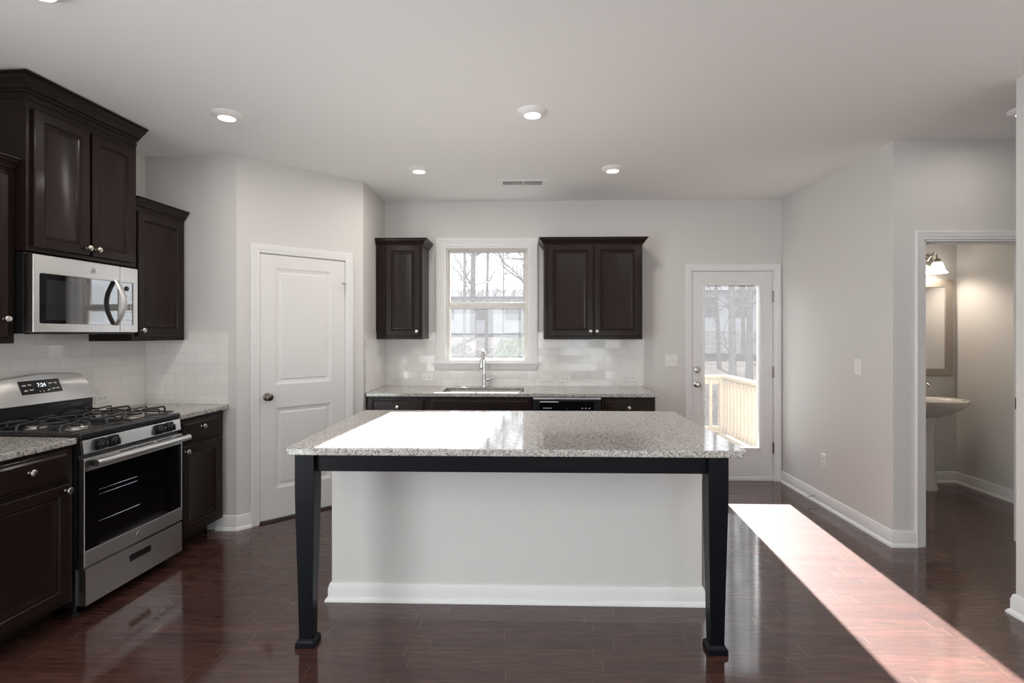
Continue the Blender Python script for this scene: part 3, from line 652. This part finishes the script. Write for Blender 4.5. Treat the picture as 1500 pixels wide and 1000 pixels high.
# control panel and knobs
b = MB().prism([(-.60, .826), (-.636, .829), (-.628, .898), (-.60, .900)], RX0 + .012, RX1 - .002, 'x')
cp = t.part('control_panel', b, 'steel', bevel=.002)
t.part('end_cap', MB().prism([(-.60, .824), (-.637, .827), (-.629, .900), (-.60, .903)], RX0 + .0, RX0 + .0115, 'x'), 'black_plastic', parent=cp, bevel=.002)
t.part('shadow_gap', MB().box(RX0 + .006, RX1 - .006, -.612, -.6, .806, .826), 'black_plastic')
for x in (-1.088, -1.006, -.672, -.590):
    bz = t.part('knob_bezel', MB().prism(rrect(x - .036, x + .036, .834, .893, .012, 4), -.640, -.622, 'y'), 'black_plastic', parent=cp, bevel=.001)
    k = MB().lathe([(.024, .0), (.024, .006), (.0195, .010), (.0185, .026), (.016, .030), (.002, .031)], 20, (x, -.640, .8635), 'y')
    k.box(x - .0045, x + .0045, -.678, -.664, .846, .881)
    kb = t.part('knob', k, 'black_plastic', smooth=35)
    t.part('knob_mark', MB().box(x - .001, x + .001, -.6785, -.677, .866, .879), 'print', parent=kb)
# cooktop, burners, grates
ct = t.part('cooktop', MB().prism([(-.08, .905), (-.622, .905), (-.630, .913), (-.629, .930), (-.622, .937), (-.605, .937), (-.598, .931), (-.10, .931), (-.08, .937)], RX0 + .002, RX1 - .002, 'x'), 'black_metal', bevel=.002)
for bx in (-1.03, -.646):
    for by in (-.46, -.22):
        bu = t.part('burner', MB().lathe([(.062, .931), (.060, .935), (.050, .937), (.050, .944), (.046, .948), (.02, .950)], 24, (bx, by, 0)), 'burner_metal', smooth=35)
        t.part('burner_cap', MB().lathe([(.040, .948), (.040, .952), (.036, .956), (.002, .957)], 24, (bx, by, 0)), 'black_metal', parent=bu, smooth=35)
def bend(p, q, zt, zb=.938):      # rod that rises at p, runs level and ends at q
    p = Vector(p); q = Vector(q); d = (q - p); L_ = d.length; d.normalize(); h = zt - zb; r = .016
    pts = [(p.x, p.y, zb)] + [(p.x + d.x * r * (1 - cos(a)), p.y + d.y * r * (1 - cos(a)), zt - r + r * sin(a)) for a in [k * pi / 8 for k in range(5)]] + [(q.x, q.y, zt)]
    return pts
for gx, sx_ in ((-1.03, 1), (-.646, 1)):
    b = MB(); hw = .168
    for y in (-.575, -.105): b.tube([(gx - hw, y, .942), (gx + hw, y, .942)], .0052, 7)
    for x in (gx - hw, gx + hw): b.tube([(x, -.575, .942), (x, -.105, .942)], .0052, 7)
    for by in (-.46, -.22):
        for s_ in (-1, 1):
            for e_ in (-.062, .062):
                b.tube(bend((gx + s_ * hw, by + e_), (gx + s_ * .03, by + e_ * .5), .975), .0058, 8)
            b.tube(bend((gx + s_ * .055, -.575 if by < -.3 else -.105), (gx + s_ * .02, by + (.03 if by > -.3 else -.03)), .975), .0058, 8)
            b.tube([(gx + s_ * .055, -.34, .942), (gx + s_ * .055, -.34, .965), (gx + s_ * .045, by + (.06 if by < -.3 else -.06), .974)], .0055, 8)
    b.tube([(gx - hw, -.34, .942), (gx + hw, -.34, .942)], .0052, 7)
    t.part('grate', b, 'cast_iron', smooth=45)
# backguard
bg_ = t.part('backguard', MB().prism([(-.022, .93), (-.085, .93), (-.088, 1.045), (-.06, 1.12), (-.022, 1.12)], -1.142, -.54, 'x'), 'black_metal', bevel=.002)
t.part('vent_ledge', MB().box(-1.142, -.54, -.118, -.085, .931, .948), 'black_metal', parent=bg_, bevel=.006)
cxg = -.838
def fy(z): return -.122 + (z - 1.04) * .42          # the leaning front plane of the panel
ring = []
for k in range(13):     # arched top edge, from right to left
    x = -.592 - k * (.492 / 12); u = (x - cxg) / .246; ring.append((x, 1.188 + .020 * (1 - u * u)))
ring += [(-1.146, 1.068), (-1.128, 1.046), (-.548, 1.040), (-.530, 1.062)]
lo = [[(x, fy(z) + o_, z) for x, z in ring] for o_ in (.022, 0)]
pn = t.part('backguard_panel', MB().loft(lo), 'steel', bevel=.004)
def onp(a, c, h): return (a, fy(c) - .0004 - h, c)
def slab_on(x0, x1, z0, z1, h): return MB().loft([[onp(x0, z0, q), onp(x1, z0, q), onp(x1, z1, q), onp(x0, z1, q)] for q in (-.006, h)])
t.part('display_frame', slab_on(-1.003, -.754, 1.097, 1.178, .0012), 'trim_paint', parent=pn)
t.part('display', slab_on(-1.000, -.757, 1.100, 1.175, .002), 'black_glass', parent=pn)
t.part('clock_digits', text_mb('7:24', .030, lambda a, c, h: onp(-.872 + a, 1.146 + c, .0025 + h)), 'lit_digits', parent=pn)
b = MB()
for x, z, w in ((-.972, 1.150, .022), (-.940, 1.152, .020), (-.970, 1.122, .018), (-.938, 1.124, .022), (-.818, 1.152, .022), (-.786, 1.152, .018), (-.806, 1.122, .018), (-.780, 1.122, .018), (-.838, 1.116, .016), (-.872, 1.112, .005), (-.892, 1.112, .005)):
    t.part('key_legend', slab_on(x - w / 2, x + w / 2, z - .0035, z + .0035, .0026), 'print', parent=pn)

# ------------------------------------------------------------------ microwave
t = Thing('microwave', 'stainless over-the-range microwave mounted above the gas range', 'microwave', LEFT, (-.86, -.18, 1.445))
t.part('body', MB().box(-1.195, -.516, -.318, -.012, 1.447, 1.858), 'black_metal', bevel=.002)
t.part('underside_grille', MB().box(-1.17, -.54, -.30, -.05, 1.440, 1.447).box(-1.19, -.52, -.345, -.318, 1.436, 1.446), 'black_plastic', bevel=.002)
def front(x0, x1, z0, z1, hx0, hx1, hz0, hz1, y0, y1):
    b = MB(); b.box(x0, hx0, y0, y1, z0, z1); b.box(hx1, x1, y0, y1, z0, z1); b.box(hx0, hx1, y0, y1, z0, hz0); b.box(hx0, hx1, y0, y1, hz1, z1); return b
def rframe(x0, x1, z0, z1, hx0, hx1, hz0, hz1, r, y0, y1, co=.004):     # plate with a rounded opening
    inner = rrect(hx0, hx1, hz0, hz1, r, 4); cs = [(x1, z1), (x0, z1), (x0, z0), (x1, z0)]; n_ = 4; k = 5; b = MB(); m_ = len(inner)
    for y in (y0, y1): b.v += [(x, y, z) for x, z in inner] + [(x, y, z) for x, z in cs]
    o = m_ + 4
    for off in (0, o):
        for c_ in range(4):
            for j in range(n_): b.f.append((off + c_ * k + j, off + c_ * k + j + 1, off + m_ + c_))
            b.f.append((off + c_ * k + n_, off + ((c_ + 1) % 4) * k, off + m_ + (c_ + 1) % 4, off + m_ + c_))
    for j in range(m_): j2 = (j + 1) % m_; b.f.append((j, j2, o + j2, o + j))
    for c_ in range(4): c2 = (c_ + 1) % 4; b.f.append((m_ + c_, m_ + c2, o + m_ + c2, o + m_ + c_))
    return b
md = t.part('door', rframe(-1.197, -.657, 1.447, 1.846, -1.163, -.662, 1.492, 1.752, .012, -.372, -.320), 'steel', bevel=.0035)
t.part('door_glass', MB().box(-1.166, -.660, -.366, -.330, 1.489, 1.755), 'mirror_glass_dark', parent=md)
t.part('inner_window', MB().rings(-1.120, -.76, 1.512, 1.722, [(0, -.366), (0, -.3664), (.002, -.3664)], True), 'inner_glass', parent=md)
pn = t.part('control_panel', rframe(-.654, -.517, 1.447, 1.846, -.646, -.552, 1.492, 1.752, .008, -.372, -.320), 'steel', bevel=.0035)
t.part('keypad', MB().box(-.649, -.549, -.366, -.330, 1.489, 1.755), 'mirror_glass_dark', parent=pn)
b = MB()
for r_ in range(4):
    for c_ in range(3): t.part('key_legend', MB().box(-.622 + c_ * .024, -.611 + c_ * .024, -.3668, -.366, 1.566 + r_ * .016, 1.573 + r_ * .016), 'print', parent=pn)
for r_, z in ((0, 1.518), (1, 1.650), (2, 1.668)):
    for c_ in range(3): t.part('key_legend', MB().box(-.622 + c_ * .024, -.609 + c_ * .024, -.3668, -.366, z, z + .007), 'print', parent=pn)
t.part('dial', MB().lathe([(.015, 0), (.015, .004), (.012, .005)], 20, (-.60, -.366, 1.716), 'y'), 'black_plastic', parent=pn, smooth=35)
pts = [(-.684, -.372 - .052 * sin(pi * k / 12), 1.488 + .272 * k / 12) for k in range(13)]
b = MB(); lp = []
for x_, y_, z_ in pts:
    lp.append([(x_ + .018 * cos(a), y_ + .008 * sin(a), z_) for a in [2 * pi * q / 12 for q in range(12)]])
t.part('handle', b.loft(lp), 'steel', parent=md, smooth=50)
badge(t, -.846, -.372, 1.798, .0165, md)

# ------------------------------------------------------------------ ceiling lights and vent
def can(x, y, label, watts=4.5):
    t = Thing('recessed_light', label, 'ceiling light', WORLD, (x, y, H), 'recessed ceiling lights')
    t.part('trim_ring', MB().lathe([(.088, H), (.086, H - .005), (.054, H - .027), (.048, H - .027), (.046, H - .022)], 32, (x, y, 0), cap1=False), 'trim_paint', smooth=40)
    t.part('lens', MB().lathe([(.0470, H - .022), (.042, H - .028), (.02, H - .030), (.001, H - .031)], 28, (x, y, 0)), 'lamp_glow', smooth=40)
    o = area('can_light', (x, y, H - .036), (0, 0, -1), .09, .09, watts, (1, .92, .85), 'DISK')
can(-1.784, 3.117, 'recessed ceiling light nearest the tall cabinet over the microwave', 3.6)
can(.032, 3.127, 'recessed ceiling light above the middle of the island')
can(-.855, 4.196, 'recessed ceiling light left of the ceiling vent')
can(.676, 4.221, 'recessed ceiling light right of the ceiling vent')
can(2.905, 3.18, 'recessed ceiling light cut by the right picture edge, in front of the powder room', 1.8)
can(-1.83, 1.95, 'recessed ceiling light just above the top left corner of the picture')
can(1.75, 1.6, 'unseen recessed light added nearer than the island, toward the right')  # lamp added out of view as fill
for q_, (x, y) in enumerate(((-1.8, -.6), (0, -.6), (1.6, -.6), (-1.0, -2.6), (1.0, -2.6))):
    can(x, y, ('first', 'second', 'third', 'fourth', 'fifth')[q_] + ' added recessed light, unseen, in the room behind the viewer', 3)  # ceiling lamps added out of view to brighten the room
t = Thing('ceiling_vent', 'white rectangular air vent in the ceiling before the window wall', 'vent', WORLD, (-.04, 4.605, H))
vx0, vx1, vy0, vy1 = -.246, .166, 4.515, 4.695
t.part('duct_back', MB().box(vx0 + .02, vx1 - .02, vy0 + .02, vy1 - .02, H - .003, H - .0005), 'slot')
fr_ = MB(); zt, zb = H - .0005, H - .008
fr_.box(vx0, vx0 + .035, vy0, vy1, zb, zt); fr_.box(vx1 - .035, vx1, vy0, vy1, zb, zt); fr_.box(vx0 + .035, vx1 - .035, vy0, vy0 + .03, zb, zt); fr_.box(vx0 + .035, vx1 - .035, vy1 - .03, vy1, zb, zt); fr_.box(-.046, -.032, vy0 + .03, vy1 - .03, zb, zt)
vf = t.part('vent_frame', fr_, 'trim_paint', bevel=.002)
b = MB()
for s_ in (0, 1):
    for k in range(14):
        x = (vx0 + .04 if s_ == 0 else -.028) + k * .0115
        b.loft([[(x, y, zb), (x + .0018, y, zb), (x + .007 * (1 if s_ else -1) + .0018, y, zt), (x + .007 * (1 if s_ else -1), y, zt)] for y in (vy0 + .03, vy1 - .03)])
t.part('louvres', b, 'trim_paint')
t = Thing('door_stop', 'small spring door stop sticking out of the right wall baseboard', 'door stop', RIGHT, (-4.60, -.016, .055))
t.part('stem', MB().tube([(-4.60, -.014, .055), (-4.60, -.075, .055)], .0045, 10), 'nickel', smooth=40)
t.part('tip', MB().lathe([(.008, .075), (.008, .088), (.005, .09)], 12, (-4.60, 0, .055), 'y'), 'plastic', smooth=40)

# ------------------------------------------------------------------ powder room
cx, wy = 3.70, 5.255
t = Thing('pedestal_sink', 'white pedestal sink in the powder room under the mirror', 'sink', WORLD, (cx, 5.05, 0))
def oval(rx, ry, yc, z, n=36, p=2.4):
    out = []
    for k in range(n):
        a = 2 * pi * k / n; c_, s_ = cos(a), sin(a)
        out.append((cx + rx * math.copysign(abs(c_) ** (2 / p), c_), min(wy - .004, yc + ry * math.copysign(abs(s_) ** (2 / p), s_)), z))
    return out
b = MB().loft([oval(.10, .10, 5.06, .67), oval(.18, .16, 5.05, .70), oval(.25, .20, 5.03, .745), oval(.292, .235, 5.02, .795), oval(.305, .245, 5.02, .822), oval(.305, .245, 5.02, .832), oval(.295, .235, 5.02, .838), oval(.25, .165, 4.985, .834), oval(.235, .15, 4.985, .815), oval(.17, .11, 4.985, .72), oval(.03, .03, 4.985, .70)])
t.part('basin', b, 'porcelain', smooth=50)
b = MB().lathe([(.105, 0), (.105, .02), (.094, .05), (.080, .25), (.076, .45), (.084, .60), (.105, .70)], 28, (cx - .005, 5.06, 0))
t.part('pedestal', b, 'porcelain', smooth=50)
t = Thing('basin_faucet', 'brushed nickel faucet on the powder room pedestal sink', 'faucet', WORLD, (3.755, 5.19, .838))
fx = 3.755
b = MB().lathe([(.026, .838), (.024, .846), (.017, .86), (.015, .92)], 16, (fx, 5.19, 0)); b.tube([(fx, 5.19, .91), (fx, 5.17, .955), (fx - .004, 5.12, .975), (fx - .006, 5.08, .955), (fx - .006, 5.07, .935)], [.015, .014, .012, .011, .011], 12)
t.part('spout', b, 'nickel', smooth=45)
b = MB().tube([(fx, 5.19, .92), (fx + .01, 5.19, .985), (fx + .012, 5.185, 1.0)], [.013, .011, .004], 10); b.tube([(fx + .014, 5.185, .95), (fx + .05, 5.175, .955), (fx + .082, 5.165, .945)], [.008, .008, .006], 10)
t.part('handle', b, 'nickel', smooth=45)
t = Thing('wall_mirror', 'framed mirror hanging over the powder room sink', 'mirror', WORLD, (3.70, 5.25, 1.03))
mx0, mx1, mz0, mz1 = 3.31, 4.092, 1.03, 1.952
t.part('mirror_frame', MB().loft([[(mx0 + i, wy - y, mz0 + i), (mx1 - i, wy - y, mz0 + i), (mx1 - i, wy - y, mz1 - i), (mx0 + i, wy - y, mz1 - i)] for i, y in [(0, .002), (0, .022), (.006, .028), (.066, .018), (.070, .012), (.070, .006)]], False, False), mat('mirror_wood', (.30, .265, .235), .4), smooth=20)
t.part('mirror_glass', MB().box(mx0 + .068, mx1 - .068, wy - .010, wy - .003, mz0 + .068, mz1 - .068), 'mirror')
t = Thing('vanity_light', 'brushed nickel vanity light with glowing bell shades above the powder room mirror', 'wall light', WORLD, (3.68, 5.25, 2.15))
t.part('back_plate', MB().prism(rrect(3.40, 3.90, 2.085, 2.175, .02, 4), 5.225, 5.252, 'y'), 'nickel', bevel=.004)
for x in (3.50, 3.679, 3.858):
    ar = t.part('arm', MB().tube([(x - .035, 5.225, 2.14), (x - .035, 5.19, 2.13), (x - .03, 5.165, 2.165)] + [(x - .018 + .018 * -cos(a), 5.13, 2.17 + .028 * sin(a)) for a in [k * pi / 6 for k in range(7)]] + [(x, 5.12, 2.135)], .006, 8), 'nickel', smooth=45)
    t.part('shade_holder', MB().lathe([(.010, 2.145), (.022, 2.14), (.028, 2.125), (.030, 2.105)], 18, (x, 5.12, 0)), 'nickel', parent=ar, smooth=40)
    t.part('glass_shade', MB().lathe([(.030, 2.108), (.042, 2.095), (.052, 2.06), (.062, 2.03), (.083, 2.004), (.080, 2.003), (.058, 2.03), (.048, 2.06), (.038, 2.09), (.020, 2.10)], 28, (x, 5.12, 0), cap0=False), 'shade_glow', parent=ar, smooth=50)
    l = bpy.data.lights.new('bulb', 'POINT'); o = bpy.data.objects.new('bulb', l); C.objects.link(o); l.energy = 4.2; l.color = (1, .86, .72); l.shadow_soft_size = .02; o.location = (x, 5.12, 2.045)

# ------------------------------------------------------------------ outdoors
def hill(x, y):
    f = min(1, max(0, (y - 8.6) / 6.5)); f = f * f * (3 - 2 * f)
    return -.75 + 1.55 * f * (1 - .30 * min(1, max(0, (x - 2) / 3))) + max(0, y - 15) * .055 + .08 * sin(x * .7) * cos(y * .45) * f
b = MB(); nx, ny = 46, 46
for j in range(ny + 1):
    for i in range(nx + 1):
        x = -30 + i * 1.5; y = 5.41 + j * 1.0; b.v.append((x, y, hill(x, y)))
for j in range(ny):
    for i in range(nx): a = j * (nx + 1) + i; b.f.append((a, a + 1, a + nx + 2, a + nx + 1))
struct('ground', b, 'leaf_litter', smooth=60)
struct('ground_rear', MB().box(-14, 14, YR - 12, YR - .16, -.3, -.2), 'leaf_litter')
# deck
t = Thing('deck', 'raised pine deck outside the glass door', 'deck', WORLD, (1.95, 6.6, -.05))
b = MB()
for k in range(17): b.box(.95, 2.95, 5.41 + k * .145, 5.41 + k * .145 + .139, -.09, -.05)
t.part('boards', b, 'pine')
t.part('joists', MB().box(.95, 2.95, 7.80, 7.86, -.28, -.09).box(.95, 1.0, 5.41, 7.8, -.28, -.09).box(2.90, 2.95, 5.41, 7.8, -.28, -.09), 'pine')
for x in (1.0, 2.86): t.part('post', MB().box(x, x + .09, 7.76, 7.85, hill(x, 7.8) - .1, -.28), 'pine')
t = Thing('deck_railing', 'new pine railing with square balusters around the deck', 'railing', WORLD, (1.95, 7.8, -.05))
ry, rx = 7.82, 2.86
t.part('top_rail', MB().box(.95, rx + .06, ry - .06, ry + .08, .79, .83).box(rx - .06, rx + .08, 5.42, ry - .06, .79, .83).box(.93, 1.07, 5.42, ry - .06, .79, .83), 'pine', bevel=.004)
t.part('upper_rail', MB().box(.98, rx, ry - .02, ry + .02, .70, .79).box(rx - .02, rx + .02, 5.42, ry - .02, .70, .79).box(.98, 1.02, 5.42, ry - .02, .70, .79), 'pine')
t.part('bottom_rail', MB().box(.98, rx, ry - .02, ry + .02, .0, .088).box(rx - .02, rx + .02, 5.42, ry - .02, .0, .088).box(.98, 1.02, 5.42, ry - .02, .0, .088), 'pine')
for x, y in ((rx - .03, ry + .0), (2.50, ry), (1.0, ry), (rx + .0, 5.52), (1.0, 5.52)): t.part('post', MB().box(x - .045, x + .045, y - .045, y + .045, -.05, .79), 'pine')
k = 0
for x in [1.12 + .118 * q for q in range(15)]:
    if abs(x - 2.5) > .08 and x < 2.76: t.part('baluster', MB().box(x - .019, x + .019, ry - .055, ry - .021, .03, .76), 'pine')
for y in [5.66 + .118 * q for q in range(18)]:
    t.part('baluster', MB().box(rx - .055, rx - .021, y - .019, y + .019, .03, .76), 'pine'); t.part('baluster', MB().box(1.021, 1.055, y - .019, y + .019, .03, .76), 'pine')
# trees
def tree(x, y, r, h, lean, label, nb=9, seed=0):
    rn = random.Random(seed); z0 = hill(x, y) - .1
    t = Thing('bare_tree', label, 'tree', WORLD, (x, y, z0 + .1), 'bare winter trees beyond the house')
    pts = []; px_, py_ = x, y
    for k in range(12):
        f = k / 11; px_ = x + lean * f * h * .1 + .06 * r * 10 * sin(f * 5 + seed); pts.append((px_, y + .05 * sin(f * 4 + seed), z0 + f * h))
    t.part('trunk', MB().tube(pts, [r * (1.25 if k == 0 else 1 - .065 * k) for k in range(12)], 9), 'bark', smooth=60)
    b = MB()
    def branch(p, d, l, rr, dep):
        q = [p]; d = d.normalized()
        for k in range(5):
            d = (d + Vector((rn.uniform(-.3, .3), rn.uniform(-.3, .3), rn.uniform(-.1, .28)))).normalized(); q.append(q[-1] + d * l / 5)
        b.tube(q, [rr * (1 - .15 * k) for k in range(6)], 5)
        if dep:
            for k in (2, 3, 4, 5): branch(q[k], d + Vector((rn.uniform(-.8, .8), rn.uniform(-.3, .3), rn.uniform(-.2, .7))), l * rn.uniform(.35, .6), max(.005, rr * .55), dep - 1)
    for k in range(nb):
        f = rn.uniform(.16, .62); i = int(f * 11); p = Vector(pts[i])
        branch(p, Vector((rn.uniform(-1, 1), rn.uniform(-.25, .25), rn.uniform(.1, .8))), rn.uniform(.5, 1.15) * (1 + y / 40), max(.012, r * rn.uniform(.2, .36)), 2)
    t.part('branches', b, 'bark', smooth=60)
for q, (x, y, r, h, ln, lb) in enumerate([
    (-1.53, 13, .045, 9, .12, 'thin crooked bare tree seen at the left side of the kitchen window'),
    (-2.07, 21, .12, 12, .03, 'thick grey tree trunk left of centre in the kitchen window'),
    (-1.16, 15.5, .05, 8, .0, 'slender branching tree near the centre of the kitchen window'),
    (-.81, 18, .03, 7, .0, 'faint thin sapling right of centre in the kitchen window'),
    (-.12, 24, .19, 13, -.01, 'broad trunk at the right edge of the kitchen window'),
    (5.70, 16, .06, 10, -.30, 'leaning thin tree at the left of the door glass'),
    (4.77, 12.5, .085, 11, .01, 'thickest pale trunk in the middle of the door glass'),
    (7.32, 18.2, .07, 10, -.04, 'slim trunk right of the thick one in the door glass'),
    (5.88, 14.2, .085, 11, .02, 'straight trunk toward the right of the door glass')]):
    tree(x, y, r, h, ln, lb, 14, q + 3)
# shrubs and brush
def shrub(x, y, w, h, n, label, mt, sz, seed):
    rn = random.Random(seed); z0 = hill(x, y); t = Thing('shrub', label, 'shrub', WORLD, (x, y, z0)); b = MB(); sb = MB()
    for k in range(14):
        a = rn.uniform(0, 6.28); tip = Vector((x + cos(a) * w * rn.uniform(.3, 1), y + sin(a) * w * .5, z0 + h * rn.uniform(.6, 1.05)))
        sb.tube([(x + cos(a) * .05, y + sin(a) * .05, z0 - .03), (x + (tip.x - x) * .4, y + (tip.y - y) * .4, z0 + h * .45), tip], [.014, .01, .004], 5)
    for k in range(n):
        a = rn.uniform(0, 6.28); rr = rn.random() ** .5; zz = rn.random() ** .8; p = Vector((x + cos(a) * rr * w * (1.1 - .5 * zz), y + sin(a) * rr * w * .6, z0 + .08 + zz * h))
        d = Vector((rn.uniform(-1, 1), rn.uniform(-1, 1), rn.uniform(-.3, 1))).normalized(); e = d.cross(Vector((rn.uniform(-1, 1), rn.uniform(-1, 1), rn.uniform(-1, 1)))).normalized(); s_ = sz * rn.uniform(.6, 1.3)
        i = len(b.v); b.v += [tuple(p - e * s_ * .35), tuple(p + d * s_), tuple(p + e * s_ * .35), tuple(p - d * s_ * .8)]; b.f.append((i, i + 1, i + 2, i + 3))
    t.part('stems', sb, 'twig'); t.part('foliage', b, mt)
shrub(-.30, 11.9, .55, 1.2, 1500, 'green leafy shrub low in the right half of the kitchen window', 'leaf', .05, 1)
shrub(-1.42, 11.2, .5, 1.3, 1500, 'brown twiggy brush low in the left half of the kitchen window', 'twig', .035, 2)
shrub(-2.45, 11.6, .45, 1.2, 1300, 'brown brush behind the left edge of the kitchen window', 'twig', .04, 3)
shrub(3.6, 10.0, .6, .9, 1200, 'pale brush behind the deck railing at the left of the door glass', 'twig', .04, 4)
shrub(5.2, 10.4, .8, .9, 1400, 'pale brush behind the deck railing at the right of the door glass', 'twig', .04, 5)
# fence beyond the trees, low shed, house, cable
t = Thing('board_fence', 'long weathered horizontal board fence beyond the trees', 'fence', WORLD, (6, 20, .2))
b = MB()
for k in range(7): b.box(1.5, 15, 20, 20.03, .50 + k * .145, .50 + k * .145 + .135)
t.part('boards', b, 'fence_wood')
for k in range(6): t.part('post', MB().box(1.5 + k * 2.26, 1.62 + k * 2.26, 20.03, 20.14, hill(1.5 + k * 2.26, 20) - .2, 1.55), 'fence_wood')
t = Thing('shed', 'long low grey shed far behind the trees in the kitchen window', 'shed', WORLD, (-5, 29, .8))
t.part('walls', MB().box(-9, .6, 27, 31, .9, 3.3), 'siding'); t.part('roof', MB().prism([(26.7, 3.25), (31.3, 3.25), (29, 3.8)], -9.3, .9, 'x'), 'roof')
for k in range(5): t.part('window', MB().box(-7.9 + k * 1.7, -7.1 + k * 1.7, 26.96, 27, 2.1, 2.9), 'roof')
t = Thing('house', 'pale house with grey roof far behind the fence in the door glass', 'house', WORLD, (11, 34, 1.3))
t.part('walls', MB().box(5.5, 19, 33, 41, -.9, 4.1), 'siding'); t.part('roof', MB().prism([(32.4, 4.0), (41.6, 4.0), (37, 5.4)], 5.1, 19.4, 'x'), 'roof')
for k in range(6): t.part('window', MB().box(6.6 + k * 2.0, 7.6 + k * 2.0, 32.95, 33, 2.4, 3.6), 'roof')
solo('utility_cable', MB().tube([(-4.5, 13.8, 2.42), (-1.4, 14.0, 2.32), (.2, 14.0, 2.27), (5.0, 13.6, 2.12), (9, 13.6, 2.05)], .018, 6), 'roof', WORLD, (0, 14, 2.3), 'dark utility cable strung across the yard between the trees', 'cable')
